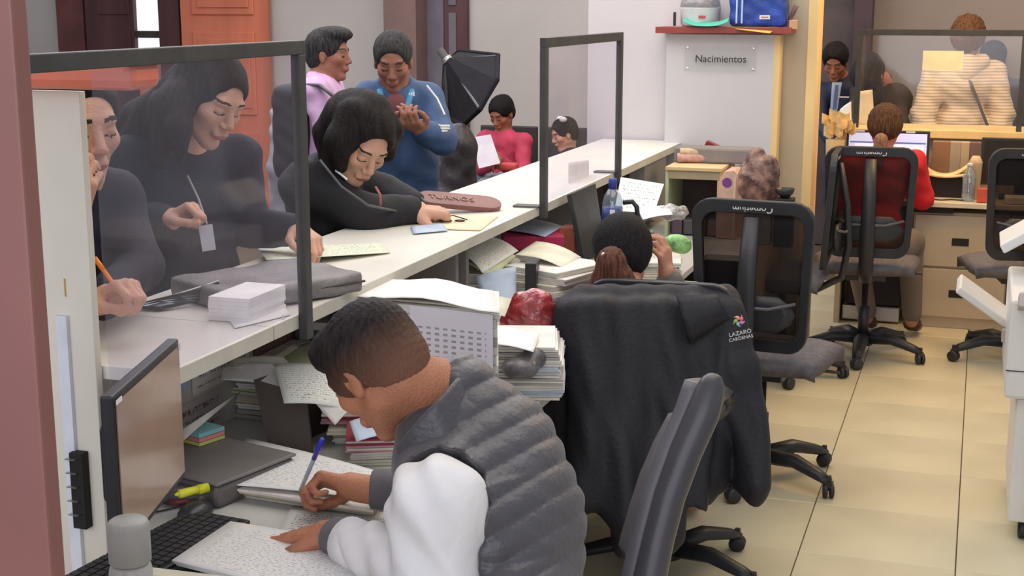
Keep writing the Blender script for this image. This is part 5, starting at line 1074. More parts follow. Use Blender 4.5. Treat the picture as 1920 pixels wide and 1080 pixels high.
F_.cap(JP(1368, 585, 3.98), JP(1385, 700, 3.95), .042, .050); F_.cap(JP(1385, 690, 3.95), JP(1412, 905, 3.92), .050, .056); F_.cap(JP(1375, 700, 3.97), JP(1340, 860, 3.98), .04, .04, .03)
slabq((JP(1300, 600, 3.97), JP(1370, 600, 3.98), JP(1385, 905, 3.96), JP(1295, 935, 3.93)), .024, 3)
F_.box(JP(1400, 985, 3.9), (.14, .16, .055), None, .001, .004, 0, True)
F_.disp = lambda X, Y, Z: .012*np.sin(X*44+2.2*np.sin(Z*6)+Y*20+Z*5)*(np.clip((1.0-Z)*3, .10, 1))+.0025*np.sin(X*83+Z*28+2*np.sin(Z*9))
jm = F_.mesh(.0095)
t = thing('jacket', 'black jacket with a small colourful sleeve emblem hung over the chair back', 'jacket', (-.84, 3.95, .3), world=True)
smooth_mod(part('jacket_body', jm, M_jk, t), 2)
part('hood_flap', G().grid(lambda u, v: tuple(V3(pt(1268+u*75+v*24, 556+v*(88-50*u), 3.905-.02*math.sin(PI*v)))+A_((0, 0, .0))), 8, 6, .010), M_jk, t, smooth=True, label='folded collar flap')
# emblem and lettering on the sleeve
ec = pt(1385, 601, 3.885); eux = Vector(tuple(CAMR)); euy = Vector((0, 0, 1))
def fl(p, dx, dy, d=0): return p+eux*dx+euy*dy-Vector(tuple(CAMF))*d
for k, c0 in enumerate(((226, 150, 120), (226, 120, 140), (206, 120, 190), (150, 190, 200), (150, 180, 90))):
    a_ = PI/2-k*2*PI/5; pts_ = []
    for j in range(9):
        q = j/8; rr = .004+.013*q; aa = a_+.9*q; pts_.append((rr*math.cos(aa), rr*math.sin(aa)))
    g = G().tube([fl(ec, x, y, .004) for x, y in pts_], [.0015+.0035*math.sin(PI*min(1, .15+j/8)) for j in range(9)], 6); part('emblem_petal', g, mat('petal%d' % k, c0, .6), t)
ru_ = (eux*.975+euy*.22).normalized(); rv_ = (euy*.975-eux*.22).normalized()
for txt, dx, dy, sz in (('LAZARO', .004, -.034, .0165), ('CARDENAS', .007, -.049, .0135)):
    part('sleeve_lettering', textg(txt, sz, fl(ec, dx, dy, .008), ru_, rv_, .0006), mat('white_thread', (206, 206, 208), .7), t)

# (3) woman with the ponytail -------------------------------------------
hc = V3(pt(1166, 482, 4.30)); hR = frame((-.30, .80, -.50))
J = dict(neck=pt(1172, 560, 4.22), chest=pt(1175, 660, 4.25), belly=pt(1180, 760, 4.22), pelvis=A_((-.93, 4.18, .52)), shL=pt(1085, 605, 4.32), shR=pt(1262, 590, 4.28),
         elL=pt(1075, 640, 4.55), wrL=pt(1120, 560, 4.75), elR=pt(1282, 600, 4.50), wrR=pt(1250, 520, 4.42))
t = person('seated woman seen from behind with a brown ponytail and raised hand', (-.95, 4.2, 0))
F_ = Field(.02); head(F_, hc, hR, 1.0); F_.cap(hc+hR @ A_((0, -.03, -.05)), J['neck'], .048, .052, .03); tor(F_, J, -.006, .88); arm(F_, J, 'L', -.004); arm(F_, J, 'R', -.004)
for q, sg in (('L', -1), ('R', 1)): J['hip'+q] = J['pelvis']+A_((.09*sg, 0, 0)); J['kn'+q] = A_((-1.0+.11*sg, 4.58, .52)); J['an'+q] = A_((-1.0+.11*sg, 4.62, .10)); J['foot'+q] = A_((-1.0+.11*sg, 4.76, .035))
legs(F_, J); hand(F_, J['wrR'], (-.10, -.05, 1), (-1, .3, 0), -1, (.5, .6, .7, .8), .5, .95, .03); hand(F_, J['wrL'], (.2, .5, .2), (0, 0, -1), 1, (.5, .5, .5, .5), .4, .95)
part('body', F_.mesh(.012, [(hc, .15, .005), (V3(J['wrR'])+A_((0, 0, .08)), .10, .0045)]), skinmats('tan'), t)
F_ = short_hair(hc, hR, 1.06, .03, .0, amp=.0015); F_.ell(hc+hR @ A_((0, -.02, .02)), A_((.092, .100, .095)), hR, .02); F_.ell(hc+hR @ A_((0, .13, -.05)), A_((.09, .07, .10)), hR, .01, 0, True)
F_.disp = strands(.0009, hc, hR, 46); part('hair', F_.mesh(.008, [(hc, .16, .005)]), H_black, t)
F_ = Field(.02); p0 = V3(pt(1140, 482, 4.15)); F_.cap(p0, p0+A_((.02, -.01, -.02)), .024, .036)
for dx, L_, r in ((-.085, .17, .034), (-.05, .21, .040), (.0, .20, .040), (.045, .17, .036), (.075, .13, .028)): F_.cap(p0+A_((.012, -.012, -.012)), p0+A_((dx+.03, -.005, -L_)), .034, r)
F_.disp = lambda X, Y, Z: .0022*np.sin(X*240+Z*40*(X-p0[0])*20)+.0012*np.sin(X*430+Z*20); part('ponytail', F_.mesh(.0055), H_brown, t)
part('hair_bead', G().ball(tuple(p0+A_((-.002, -.036, .012))), .010, 12), mat('pearl', (236, 214, 206), .2), t, smooth=True)
F_ = Field(.04); tor(F_, J, .014, .92); F_.k = .02; arm(F_, J, 'L', .014, end=.9); arm(F_, J, 'R', .014, end=.88); F_.disp = wrk(.003); part('grey_top', F_.mesh(.011), mat('grey_knit', (104, 98, 96), .85, 0, .15, 20, .3, 120), t)
F_ = Field(.03); legs(F_, J, .014, foot=False); F_.ell(J['pelvis'], (.17, .14, .10)); part('trousers', F_.mesh(.014), mat('dark_trousers', (0, 0, 0)), t)

# helper for standing visitors
def visitor(label, hcp, fwd, up, skin, base, J, hs=1.0, fine=.005, w=.95, shirt=None, pants=None, big=1.0, hands=(), face=True, group=None, hip=.9, leg_f=None, sleeve=.93, infl=.016, wr_amp=.004, opene=False, res=.014):
    hc = V3(hcp); hR = frame(fwd, up); t = person(label, base, group)
    f = V3(leg_f) if leg_f is not None else nrm(V3(fwd)*A_((1, 1, 0))); r = nrm(np.cross(f, (0, 0, 1))); stand(J, base, r, f, hip)
    F_ = Field(.02); head(F_, hc, hR, hs, open_eye=opene, face=face); F_.cap(hc+hR @ A_((0, -.032, -.05)), J['neck'], .047*hs, .052, .03); tor(F_, J, -.006, w)
    for q in 'LR': arm(F_, J, q, -.003, big=big)
    legs(F_, J)
    fz = [(hc, .15, fine)]
    for h_ in hands: hand(F_, *h_); fz.append((V3(h_[0])+nrm(V3(h_[1]))*.08, .10, fine))
    part('body', paint_face(F_.mesh(res, fz), hc, hR, hs, 1.0 if fine < .005 else 1.4) if face else F_.mesh(res, fz), skinmats(skin), t)
    if shirt is not None:
        F_ = Field(.045); tor(F_, J, infl, w, k=.045); F_.k = .02
        for q in 'LR': arm(F_, J, q, infl*.9, end=sleeve, big=big)
        F_.ell(hc, A_((.088, .105, .118))*hs, hR, .004, 0, True); F_.disp = wrk(wr_amp); part(shirt[0], F_.mesh(res*.85), shirt[1], t)
    if pants is not None:
        F_ = Field(.03); legs(F_, J, .015, foot=False); F_.ell(J['pelvis'], (.165*w, .125*w, .11), None, .04); F_.disp = wrk(.003); part(pants[0], F_.mesh(res), pants[1], t)
        g = G()
        for q in 'LR': fo = Vector(J['foot'+q]); an = Vector(J['an'+q]); g = G().tube([an-Vector((0, 0, .05)), (an+fo)/2-Vector((0, 0, .015)), fo], [.045, .046, .036], 10, sq=.8); part('shoe', g, M_brow, t, smooth=True)
    return t, hc, hR
M_navy = mat('navy_cloth', (36, 34, 48), .8, 0, .12, 8, .2, 90); M_blk = mat('black_cloth', (32, 31, 35), .75, 0, .15, 8, .2, 90); M_dkp = mat('dark_trousers', (0, 0, 0)); M_jean = mat('light_jeans', (132, 142, 158), .85, 0, .1, 12, .2, 200)

# (4) long-haired woman behind the near screen ---------------------------
J = dict(neck=pt(345, 285, 3.72), chest=pt(345, 395, 3.76), belly=pt(350, 520, 3.80), pelvis=pt(352, 640, 3.85), shR=pt(238, 300, 3.66), shL=pt(446, 296, 3.82),
         elR=pt(215, 420, 3.62), wrR=pt(315, 415, 3.52), elL=pt(470, 430, 3.84), wrL=pt(556, 428, 3.78))
base = V3(J['pelvis'])*A_((1, 1, 0))
t, hc, hR = visitor('woman with long dark hair and dark jacket looking down behind the near screen', pt(393, 186, 3.60), (.86, -.32, -.52), (.25, .10, 1), 'light', base, J, .98, .0029, .95,
    ('dark_jacket', M_navy), ('trousers', M_dkp), leg_f=(.9, -.3, 0), hands=[(V3(J['wrR']), V3(pt(350, 395, 3.50))-V3(J['wrR']), (.2, -.2, -1), -1, (1.1, 1.2, 1.3, 1.3), .8, .95, .0), (V3(J['wrL']), V3(pt(590, 452, 3.72))-V3(J['wrL']), (0, -.2, -1), -1, (.7, .7, .7, .8), .3, .95, .05)], sleeve=.9)
F_ = short_hair(hc, hR, 1.02, .045, .0, amp=.0006); P2 = lambda x, y, tt: V3(pt(x, y, tt))
F_.ell(hc+hR @ A_((0, .08, -.035)), A_((.068, .06, .10)), hR, .008, 0, True)
def lock(a, b, c, ra, rb, rc): F_.cap(a, b, ra, rb, .025); F_.cap(b, c, rb, rc, .025)
lock(P2(362, 150, 3.60), P2(318, 205, 3.56), P2(300, 300, 3.56), .050, .052, .026); lock(P2(350, 150, 3.64), P2(285, 215, 3.66), P2(232, 268, 3.66), .050, .048, .022)
lock(P2(345, 170, 3.68), P2(262, 225, 3.74), P2(215, 262, 3.76), .05, .05, .02); lock(P2(345, 180, 3.54), P2(335, 240, 3.50), P2(340, 298, 3.53), .035, .030, .014)
F_.ell(hc+hR @ A_((0, .115, -.05)), A_((.055, .06, .085)), hR, .006, 0, True)
F_.disp = lambda X, Y, Z: .0012*np.sin(X*150+Y*60+Z*25)+.0008*np.sin(X*260-Z*40); part('hair', F_.mesh(.009, [(hc, .17, .005)]), H_dark, t)
part('lanyard', G().tube([pt(352, 330, 3.58), pt(372, 372, 3.54), pt(388, 420, 3.50)], .003, 6), mat('cord_grey', (150, 150, 150), .5), t)
part('name_badge', G().grid(quad([pt(372, 424, 3.48), pt(398, 420, 3.48), pt(405, 468, 3.48), pt(380, 472, 3.48)]), 2, 2, .002), mat('badge_white', (206, 208, 212), .4), t, label='white name badge')
# (5) person cut by the divider panel ------------------------------------
J = dict(neck=pt(118, 330, 3.12), chest=pt(120, 440, 3.15), belly=pt(125, 560, 3.2), pelvis=pt(130, 700, 3.3), shR=pt(30, 350, 3.1), shL=pt(215, 372, 3.18), elL=pt(262, 500, 3.10), wrL=pt(190, 566, 2.86), elR=pt(60, 480, 2.98), wrR=pt(140, 400, 2.95))
base = V3(J['pelvis'])*A_((1, 1, 0))
t, hc, hR = visitor('person in a navy top half hidden behind the cream divider panel, holding a pencil', pt(146, 238, 3.05), (.85, -.48, -.18), (0, 0, 1), 'light', base, J, 1.08, .005, .98,
    ('navy_top', M_navy), ('trousers', M_dkp), leg_f=(.9, -.3, 0), hands=[(V3(J['wrL']), V3(pt(228, 540, 2.82))-V3(J['wrL']), (.1, -.1, -1), -1, (1.0, 1.1, 1.2, 1.3), .8, 1.05, .0), (V3(J['wrR']), (.35, -.1, 1), (-.2, .9, 0), 1, (.8, .9, 1, 1.1), .5, 1.0, .0)])
F_ = short_hair(hc, hR, 1.1, .05, amp=.001); part('hair', F_.mesh(.010), H_black, t)
pen('pencil', pt(232, 560, 2.80), pt(178, 484, 2.84), .0045, mat('orange_paint', (238, 128, 36), .4), mat('orange_paint', (0, 0, 0)), 'orange pencil held over the counter beside the divider panel')
# (6) woman writing at the counter ----------------------------------------
J = dict(neck=pt(618, 322, 4.40), chest=pt(610, 395, 4.46), belly=pt(600, 470, 4.52), pelvis=pt(590, 560, 4.6), shR=pt(570, 350, 4.32), shL=pt(640, 335, 4.60),
         elR=pt(690, 405, 4.34), wrR=pt(768, 396, 4.42), elL=pt(720, 365, 4.70), wrL=pt(772, 388, 4.62))
base = V3(J['pelvis'])*A_((1, 1, 0))
t, hc, hR = visitor('woman with bobbed black hair and black jacket bent over the counter, writing', pt(676, 268, 4.32), (.62, -.52, -.66), (.30, .0, 1), 'light', base, J, 1.04, .0031, .92,
    ('black_jacket', M_blk), ('trousers', M_dkp), leg_f=(1, -.1, 0), big=1.25, infl=.022, hands=[(V3(J['wrR']), V3(pt(812, 398, 4.43))-V3(J['wrR']), (.0, .1, -1), -1, (1.2, 1.3, 1.3, 1.4), .9, 1.25, .0)], sleeve=.98)
F_ = short_hair(hc, hR, 1.14, .055, .01, amp=.001)
lock(P2(655, 205, 4.34), P2(622, 250, 4.36), P2(618, 318, 4.34), .060, .055, .028); lock(P2(700, 205, 4.30), P2(732, 245, 4.34), P2(728, 292, 4.36), .050, .035, .020)
lock(P2(660, 215, 4.24), P2(635, 265, 4.22), P2(640, 315, 4.24), .05, .042, .018); F_.ell(P2(672, 222, 4.34), (.115, .115, .095)); F_.ell(P2(700, 300, 4.16), (.050, .07, .078), None, .01, 0, True)
F_.disp = lambda X, Y, Z: .0010*np.sin(X*170+Y*60+Z*30)+.0006*np.sin(X*290-Z*30); part('hair', F_.mesh(.009, [(hc, .17, .0055)]), hairmat('hair_black_warm', (30, 25, 25), (56, 46, 44)), t)
part('shirt_collar', G().tube([pt(630, 320, 4.24), pt(645, 332, 4.2), pt(650, 336, 4.18)], .0035, 8), M_white, t, smooth=True)
part('lanyard', G().tube([pt(704, 350, 4.2), pt(713, 365, 4.19), pt(714, 385, 4.2)], .005, 8, sq=.4), mat('salmon_band', (150, 92, 88), .6), t, smooth=True)
part('sleeve_piping', G().tube([pt(600, 300, 4.2), pt(640, 350, 4.18), pt(690, 385, 4.17), pt(752, 398, 4.36)], .004, 6), mat('grey_piping', (92, 92, 92), .6), t, smooth=True)
pen('ballpoint_pen', pt(836, 424, 4.42), pt(790, 372, 4.52), .004, M_plast_g, M_plast, 'thin pen in the fist of the woman writing at the counter')
# (7) man in the pink shirt with backpack ----------------------------------
J = dict(neck=pt(602, 152, 6.3), chest=pt(603, 215, 6.32), belly=pt(600, 290, 6.34), pelvis=pt(598, 360, 6.36), shR=pt(590, 172, 6.12), shL=pt(620, 166, 6.5), elR=pt(612, 245, 6.1), wrR=pt(660, 270, 6.2), elL=pt(645, 235, 6.5), wrL=pt(680, 250, 6.45))
base = V3(J['pelvis'])*A_((1, 1, 0)); M_pink = mat('pink_shirt', (206, 168, 204), .75, 0, .06, 12, .2, 60)
t, hc, hR = visitor('man in a pink shirt with a dark backpack, turned to the right', pt(617, 104, 6.28), (.98, .10, -.08), (0, 0, 1), 'dark', base, J, .96, .006, .95, ('pink_shirt', M_pink), ('dark_trousers', M_dkp), hands=[(V3(J['wrR']), (1, 0, .1), (0, 0, -1), -1, (.6,)*4, .4)])
F_ = short_hair(hc, hR, .99, .035, amp=.001); F_.ell(hc+hR @ A_((0, .03, .10)), (.07, .075, .035), hR); part('hair', F_.mesh(.010), H_grey, t)
t = thing('backpack', 'dark backpack with grey strap worn by the man in pink', 'backpack', tuple(pt(560, 230, 6.25)), world=True)
F_ = Field(.03); F_.box(V3(pt(562, 245, 6.28)), (.045, .09, .17), None, .04); F_.disp = wrk(.004); part('pack_body', F_.mesh(.014), mat('pack_black', (40, 38, 44), .6), t)
part('strap', G().tube([pt(560, 180, 6.12), pt(575, 158, 6.08), pt(600, 160, 6.05), pt(632, 186, 6.05)], .020, 8, sq=.4), mat('pack_strap', (104, 98, 104), .6), t, smooth=True)
F_ = Field(.03); F_.cap(V3(pt(525, 215, 6.8)), V3(pt(528, 320, 6.8)), .05, .06); F_.disp = wrk(.006)
F_.cap(V3(pt(528, 320, 6.8)), A_((pt(528, 320, 6.8).x, pt(528, 320, 6.8).y, .06)), .07, .05)
solo('hanging_coat', F_.mesh(.014), mat('pale_grey_coat', (150, 150, 158), .7, 0, .15, 9), 'pale grey coat glimpsed between the near screen post and the man in pink', 'coat')
# (8) man in the blue track jacket ------------------------------------------
J = dict(neck=pt(742, 160, 5.85), chest=pt(752, 232, 5.9), belly=pt(755, 315, 5.92), pelvis=pt(757, 385, 5.95), shR=pt(690, 185, 5.85), shL=pt(800, 185, 5.88), elR=pt(690, 270, 5.75), wrR=pt(738, 244, 5.58), elL=pt(828, 262, 5.75), wrL=pt(790, 244, 5.58))
base = V3(J['pelvis'])*A_((1, 1, 0)); M_blue = mat('blue_track_cloth', (52, 78, 116), .6, 0, .1, 8, .2, 60)
t, hc, hR = visitor('man in a blue track jacket over a maroon shirt, looking at his phone', pt(737, 116, 5.78), (.30, -.85, -.42), (0, 0, 1), 'dark', base, J, .99, .0055, 1.02, ('track_jacket', M_blue), ('light_jeans', M_jean), big=1.2, infl=.020, hip=.86,
    hands=[(V3(J['wrR']), V3(pt(768, 226, 5.50))-V3(J['wrR']), (.2, -.1, .9), 1, (.8,)*4, .5), (V3(J['wrL']), V3(pt(772, 232, 5.50))-V3(J['wrL']), (-.2, -.1, .9), -1, (.8,)*4, .5)], opene=False)
F_ = short_hair(hc, hR, 1.01, .045, amp=.001); part('hair', F_.mesh(.010), H_grey, t)
F_ = Field(.02); F_.ell(V3(pt(742, 206, 5.80)), (.055, .048, .075), None); F_.disp = wrk(.002); part('maroon_shirt', F_.mesh(.009), mat('maroon_knit', (116, 62, 66), .8), t)
for q in (-1, 1): part('jacket_lapel', G().tube([pt(742+q*30, 168, 5.72), pt(741+q*24, 196, 5.67), pt(741+q*12, 228, 5.64)], .013, 8, sq=.5), mat('teal_lining', (52, 116, 150), .6), t, smooth=True)
for k in range(3): part('sleeve_stripe', G().tube([pt(808+k*1, 232+5*k, 5.63), pt(828, 236+5*k, 5.63), pt(842, 236+5*k, 5.70)], .005, 6), M_white, t)
part('shoulder_stripe', G().tube([pt(800, 160, 5.75), pt(820, 185, 5.74), pt(834, 215, 5.72)], .004, 6), M_white, t)
for k in range(3): q = pt(768+4*k, 176-0*k, 5.66); part('chest_mark', G().box(q, (.004, .004, .008+.005*k)), M_white, t)
part('wrist_watch', G().lathe([(.036, -.01), (.038, 0), (.036, .01)], pt(788, 240, 5.6), 14, axis=(-.8, .3, .3)), mat('watch_gold', (186, 160, 110), .3, .6), t)
solo('mobile_phone', G().box(pt(768, 220, 5.50), (.06, .010, .045), Matrix.Rotation(.9, 3, 'X')), mat('phone_red', (110, 44, 48), .4), 'dark red phone held by the man in the blue track jacket', 'phone', bev=.004)
# (9) seated woman in pink, (10) seated child --------------------------------
def sitter(label, hx, hy, td, fwd, hs, cloth, pantsm, skin, w, sh, hairm, wrists, X=None):
    hc = V3(pt(hx, hy, td)); f = nrm(V3(fwd)*A_((1, 1, 0))); r = nrm(np.cross(f, (0, 0, 1)))
    sz = hc[2]-sh*.62
    J = dict(neck=hc+A_((0, 0, -.15*hs))-f*.03, chest=hc+A_((0, 0, -.30*hs))-f*.05, belly=hc+A_((0, 0, -.46*hs))-f*.05, pelvis=A_((hc[0], hc[1], .55))-f*.08)
    J['shL'] = J['neck']-r*.17*hs-A_((0, 0, .04)); J['shR'] = J['neck']+r*.17*hs-A_((0, 0, .04)); J['elL'] = J['shL']-r*.06+f*.10+A_((0, 0, -.25*hs)); J['elR'] = J['shR']+r*.06+f*.10+A_((0, 0, -.25*hs))
    J['wrL'] = V3(wrists[0]) if wrists else J['elL']+f*.2+r*.1; J['wrR'] = V3(wrists[1]) if wrists else J['elR']+f*.2-r*.1
    for q, sg in (('L', -1), ('R', 1)): J['hip'+q] = J['pelvis']+r*.09*sg; J['kn'+q] = J['hip'+q]+f*.40+A_((0, 0, -.02)); J['an'+q] = J['kn'+q]*A_((1, 1, 0))+A_((0, 0, .10)); J['foot'+q] = J['an'+q]+f*.14+A_((0, 0, -.06))
    t = person(label, (hc[0], hc[1], 0)); hR = frame(fwd)
    F_ = Field(.02); head(F_, hc, hR, hs); F_.cap(hc+hR @ A_((0, -.03, -.05)), J['neck'], .045, .05, .03); tor(F_, J, -.006, w); arm(F_, J, 'L', -.004); arm(F_, J, 'R', -.004); legs(F_, J)
    hand(F_, J['wrL'], f+r*.4, (0, 0, -1), 1, (.7,)*4); hand(F_, J['wrR'], f-r*.4, (0, 0, -1), -1, (.7,)*4)
    part('body', paint_face(F_.mesh(.015, [(hc, .14, .007)]), hc, hR, hs, 1.6), skinmats(skin), t)
    F_ = Field(.04); tor(F_, J, .014, w); F_.k = .02; arm(F_, J, 'L', .014, end=.9); arm(F_, J, 'R', .014, end=.9); F_.ell(hc, A_((.08, .10, .115))*hs, hR, .004, 0, True); F_.disp = wrk(.003); part('top', F_.mesh(.014), cloth, t)
    F_ = Field(.03); legs(F_, J, .014, foot=False); F_.ell(J['pelvis'], (.16, .13, .10)); part('trousers', F_.mesh(.016), pantsm, t)
    F_ = short_hair(hc, hR, 1.06*hs, .035, amp=.002); part('hair', F_.mesh(.010), hairm, t)
    return t, hc, hR
M_pk = mat('raspberry_cloth', (190, 62, 92), .7, 0, .1, 10)
t, hc, hR = sitter('seated woman in a raspberry pink top reading a white sheet', 941, 214, 9.9, (-.25, -.85, -.5), 1.0, M_pk, M_jean, 'dark', .9, 1, H_black, [pt(925, 292, 9.5), pt(935, 300, 9.5)])
F_ = Field(.02); F_.ell(hc+A_((0, .05, .10)), (.05, .05, .04)); part('hair_bun', F_.mesh(.010), H_black, t)
solo('reading_sheet', G().grid(quad([pt(884, 258, 9.35), pt(920, 252, 9.35), pt(938, 306, 9.3), pt(898, 316, 9.3)]), 4, 4, .001), mat('sheet_lilac', (214, 210, 224), .7), 'white sheet held by the seated woman in pink', 'paper')
solo('red_purse', G().box(pt(952, 312, 9.45), (.14, .08, .05)), mat('coral_cloth', (206, 84, 84), .6), 'coral red purse on the lap of the seated woman in pink', 'purse', bev=.015)
t, hc, hR = sitter('child with dark hair and a white bow seated behind the small screen', 1058, 252, 9.9, (-.75, -.55, -.35), .92, mat('dark_navy_knit', (46, 44, 58), .8), M_dkp, 'light', .85, 1, H_black, None)
for q in (-1, 1): part('bow_loop', G().ball(tuple(hc+hR @ A_((.03*q-.03, -.01, .115))), .030, 10, 0, (1, .6, .7)), M_white, t, smooth=True)

# (11) woman in the red sweater ---------------------------------------------
hc = V3(pt(1660, 240, 7.55)); hR = frame((.10, .93, -.25)); t = person('woman in a red sweater typing at the lit monitor, seen from behind', (-.47, 7.4, 0))
J = dict(neck=hc+A_((-.005, -.03, -.15)), chest=hc+A_((-.02, -.07, -.33)), belly=hc+A_((-.02, -.09, -.50)), pelvis=A_((-.48, 7.36, .56)), shL=pt(1592, 308, 7.5), shR=pt(1712, 305, 7.5), elL=pt(1575, 372, 7.65), wrL=pt(1615, 370, 7.9), elR=pt(1730, 372, 7.62), wrR=pt(1705, 372, 7.92))
F_ = Field(.02); head(F_, hc, hR, 1.0); F_.cap(hc+hR @ A_((0, -.03, -.05)), J['neck'], .047, .052, .03); tor(F_, J, -.006, .92); arm(F_, J, 'L', -.004); arm(F_, J, 'R', -.004)
for q, sg in (('L', -1), ('R', 1)): J['hip'+q] = J['pelvis']+A_((.10*sg, 0, -.02)); J['kn'+q] = A_((-.46+.15*sg, 7.72, .52)); J['an'+q] = A_((-.40+.12*sg, 7.70, .13)); J['foot'+q] = A_((-.38+.12*sg, 7.82, .035))
legs(F_, J); hand(F_, J['wrL'], (.2, 1, 0), (0, 0, -1), 1, (.4,)*4, .3, .9); hand(F_, J['wrR'], (-.2, 1, 0), (0, 0, -1), -1, (.4,)*4, .3, .9)
part('body', F_.mesh(.013, [(hc, .14, .008)]), skinmats('tan'), t)
F_ = short_hair(hc, hR, 1.06, .03, amp=.002); F_.ell(hc+hR @ A_((0, -.02, .02)), (.094, .104, .10), hR); F_.ell(hc+hR @ A_((0, .13, -.05)), (.09, .07, .10), hR, .01, 0, True); F_.disp = strands(.003, hc, hR, 30); part('hair', F_.mesh(.008), H_blond, t)
F_ = Field(.02); p0 = V3(pt(1652, 262, 7.40)); F_.cap(p0, p0+A_((-.01, -.03, -.13)), .036, .026); part('ponytail', F_.mesh(.008), mat('ponytail_tan', (140, 100, 78), .5, 0, .3, 60, .4, 200), t)
F_ = Field(.04); tor(F_, J, .018, .95); F_.k = .02; arm(F_, J, 'L', .018, end=.85, big=1.15); arm(F_, J, 'R', .018, end=.85, big=1.15); F_.disp = wrk(.003); part('red_sweater', F_.mesh(.011), mat('red_knit', (208, 38, 44), .75, 0, .12, 10, .3, 150), t)
F_ = Field(.03); legs(F_, J, .016, foot=False); F_.ell(J['pelvis']+A_((0, 0, -.03)), (.19, .15, .10)); part('khaki_trousers', F_.mesh(.013), mat('khaki_cloth', (112, 100, 90), .8), t)
for q in 'LR': fo = Vector(J['foot'+q]); an = Vector(J['an'+q]); part('shoe', G().tube([an-Vector((0, 0, .06)), (an+fo)/2-Vector((0, 0, .02)), fo], [.045, .046, .036], 10, sq=.8), mat('brown_shoe', (84, 56, 46), .5), t, smooth=True)

# (12) man in suit, (13) leaning person, (14) cream sweater, (15) dark cap -----
J = dict(neck=pt(1580, 152, 9.3), chest=pt(1590, 205, 9.3), belly=pt(1595, 270, 9.35), pelvis=pt(1595, 330, 9.4), shR=pt(1540, 172, 9.3), shL=pt(1612, 168, 9.25), elR=pt(1535, 230, 9.2), wrR=pt(1555, 262, 9.02), elL=pt(1618, 225, 9.15), wrL=pt(1590, 258, 9.0))
base = V3(J['pelvis'])*A_((1, 1, 0)); M_suit = mat('navy_suit', (36, 46, 78), .65, 0, .1, 10)
t, hc, hR = visitor('man in a navy suit at the far counter beside the yellow wall end', pt(1566, 118, 9.2), (-.05, -.88, -.45), (0, 0, 1), 'dark', base, J, .98, .0055, 1.0, ('suit_jacket', M_suit), ('suit_trousers', M_suit), hands=[(V3(J['wrL']), (-.4, -.8, 0), (0, 0, -1), -1, (.7,)*4)])
F_ = short_hair(hc, hR, 1.08, .04, amp=.002); part('hair', F_.mesh(.011), H_black, t)
part('shirt_front', G().grid(quad([pt(1560, 155, 9.16), pt(1578, 155, 9.16), pt(1568, 215, 9.14), pt(1556, 215, 9.14)]), 4, 4, .01), mat('pale_blue_shirt', (150, 170, 200), .7), t)
part('tie', G().grid(quad([pt(1566, 160, 9.13), pt(1572, 160, 9.13), pt(1568, 205, 9.11), pt(1562, 205, 9.11)]), 2, 2, .008), mat('tie_blue', (58, 78, 130), .5), t)
part('pocket_square', G().box(pt(1582, 182, 9.12), (.07, .008, .008)), M_white, t)
J = dict(neck=pt(1655, 152, 9.15), chest=pt(1668, 200, 9.35), belly=pt(1668, 268, 9.5), pelvis=pt(1670, 330, 9.6), shR=pt(1612, 176, 9.15), shL=pt(1682, 180, 9.3), elR=pt(1600, 230, 9.05), wrR=pt(1625, 250, 8.95), elL=pt(1690, 235, 9.2), wrL=pt(1665, 256, 8.98))
base = V3(J['pelvis'])*A_((1, 1, 0))
t, hc, hR = visitor('person in dark clothes bent down over the far counter, black hair forward', pt(1630, 140, 9.0), (-.35, -.60, -.85), (-.1, -.3, 1), 'tan', base, J, 1.05, .010, 1.0, ('dark_top', mat('charcoal_plum', (66, 58, 62), .8)), ('trousers', M_dkp))
F_ = short_hair(hc, hR, 1.12, .05, amp=.002); F_.cap(hc+A_((0, .03, .0)), hc+A_((.05, .06, -.15)), .08, .05); F_.ell(hc+A_((-.02, -.02, .0)), (.10, .10, .11)); part('hair', F_.mesh(.012), hairmat('hair_blueblack', (48, 48, 54), (78, 76, 80)), t)
sheet('held_sheet', [at(1608, 172, Y=8.75), at(1636, 168, Y=8.78), at(1640, 234, Y=8.72), at(1606, 236, Y=8.72)], mat('cream_paper', (0, 0, 0)), 'cream sheet held up behind the far screen by the bent person', bend=.01)
sheet('held_sheet', [at(1575, 205, Y=8.70), at(1596, 190, Y=8.72), at(1597, 236, Y=8.66), at(1572, 238, Y=8.66)], M_paper, 'white sheet in front of the man in the navy suit', bend=.01)
# cream striped sweater, seen from behind
def striped(name, c1, c2, f):
    m = mat(name, c1, .85, 0, .08, 14, .4, 90); nt = m.node_tree; b = nt.nodes['Principled BSDF']; tc = nt.nodes.new('ShaderNodeTexCoord'); w = nt.nodes.new('ShaderNodeTexWave'); w.bands_direction = 'Z'; w.inputs['Scale'].default_value = f; w.inputs['Distortion'].default_value = .4
    nt.links.new(tc.outputs['Object'], w.inputs[0]); r = nt.nodes.new('ShaderNodeValToRGB'); r.color_ramp.elements[0].color = (*s2l(c2), 1); r.color_ramp.elements[1].color = (*s2l(c1), 1); r.color_ramp.elements[0].position = .3; r.color_ramp.elements[1].position = .55
    nt.links.new(w.outputs['Fac'], r.inputs[0]); nt.links.new(r.outputs[0], b.inputs['Base Color']); return m
M_str = striped('striped_knit', (232, 214, 186), (196, 170, 142), 16)
J = dict(neck=pt(1815, 108, 9.15), chest=pt(1805, 165, 9.15), belly=pt(1802, 240, 9.15), pelvis=pt(1800, 320, 9.15), shL=pt(1755, 140, 9.15), shR=pt(1860, 138, 9.15), elL=pt(1732, 215, 9.1), wrL=pt(1740, 275, 8.98), elR=pt(1878, 215, 9.1), wrR=pt(1870, 278, 8.98))
base = V3(J['pelvis'])*A_((1, 1, 0))
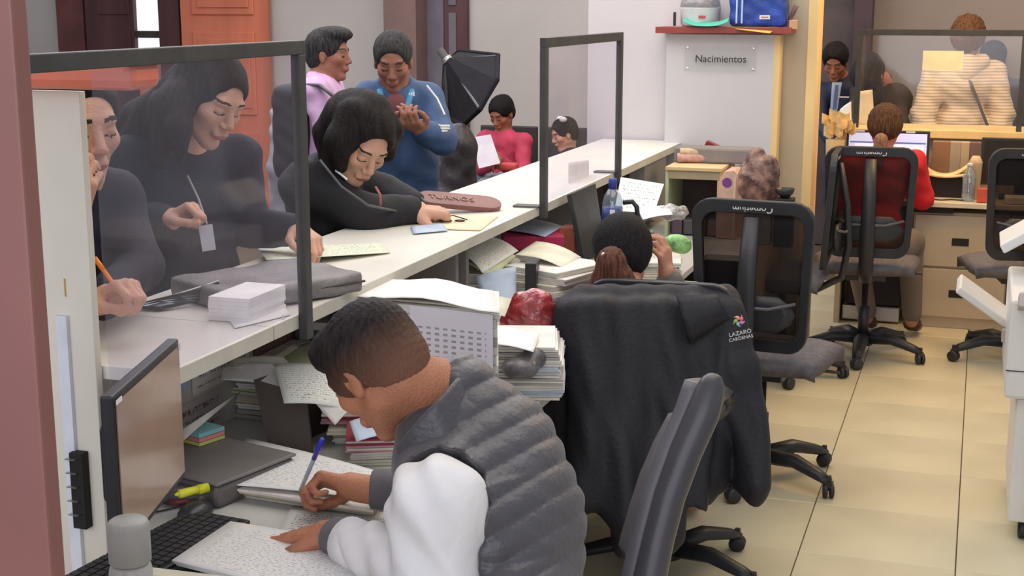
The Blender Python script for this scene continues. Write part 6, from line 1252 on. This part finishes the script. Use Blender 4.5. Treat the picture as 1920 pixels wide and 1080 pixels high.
t, hc, hR = visitor('person in a cream striped hooded sweater standing with their back turned', pt(1815, 72, 9.1), (.15, .95, -.05), (0, 0, 1), 'tan', base, J, 1.12, .012, 1.25, ('striped_sweater', M_str), ('trousers', M_dkp), big=1.55, infl=.026, hip=.88, wr_amp=.006)
F_ = short_hair(hc, hR, 1.12, .03, amp=.002); F_.ell(hc+hR @ A_((0, -.015, .03)), (.112, .115, .125), hR, .03); F_.ell(hc+hR @ A_((0, .14, -.05)), (.09, .07, .10), hR, .01, 0, True)
F_.disp = lambda X, Y, Z: .008*np.sin(X*95+2*np.sin(Z*60))*np.sin(Z*80+Y*60); part('curly_hair', F_.mesh(.009), hairmat('hair_curly_brown', (110, 74, 54), (164, 122, 92)), t)
F_ = Field(.04); nk = V3(J['neck']); F_.cap(nk+A_((-.09, -.05, -.02)), nk+A_((.0, -.12, -.10)), .05, .06); F_.cap(nk+A_((.09, -.05, -.02)), nk+A_((.0, -.12, -.10)), .05, .06); F_.cap(nk+A_((0, -.10, -.04)), nk+A_((-.02, -.13, -.16)), .07, .05); part('hood', F_.mesh(.011), M_str, t)
part('bag_strap', G().tube([nk+A_((-.01, -.13, -.05)), nk+A_((.04, -.205, -.18)), nk+A_((.12, -.215, -.36)), nk+A_((.19, -.18, -.52))], .012, 8, sq=.4), mat('strap_grey', (92, 84, 82), .6), t, smooth=True)
J = dict(neck=pt(1872, 140, 9.9), chest=pt(1875, 195, 9.9), belly=pt(1878, 260, 9.9), pelvis=pt(1878, 320, 9.9), shL=pt(1840, 165, 9.9), shR=pt(1905, 165, 9.9), elL=pt(1835, 225, 9.9), wrL=pt(1845, 270, 9.8), elR=pt(1908, 225, 9.9), wrR=pt(1900, 270, 9.8))
base = V3(J['pelvis'])*A_((1, 1, 0))
t, hc, hR = visitor('dark-capped person half hidden behind the cream striped sweater', pt(1860, 112, 9.85), (-.3, .9, 0), (0, 0, 1), 'tan', base, J, 1.0, .014, 1.0, ('grey_jacket', mat('slate_cloth', (84, 80, 88), .8)), ('trousers', M_dkp))
F_ = short_hair(hc, hR, 1.1, .04, amp=.001); part('cap', F_.mesh(.012), mat('cap_slate', (62, 62, 72), .8), t)
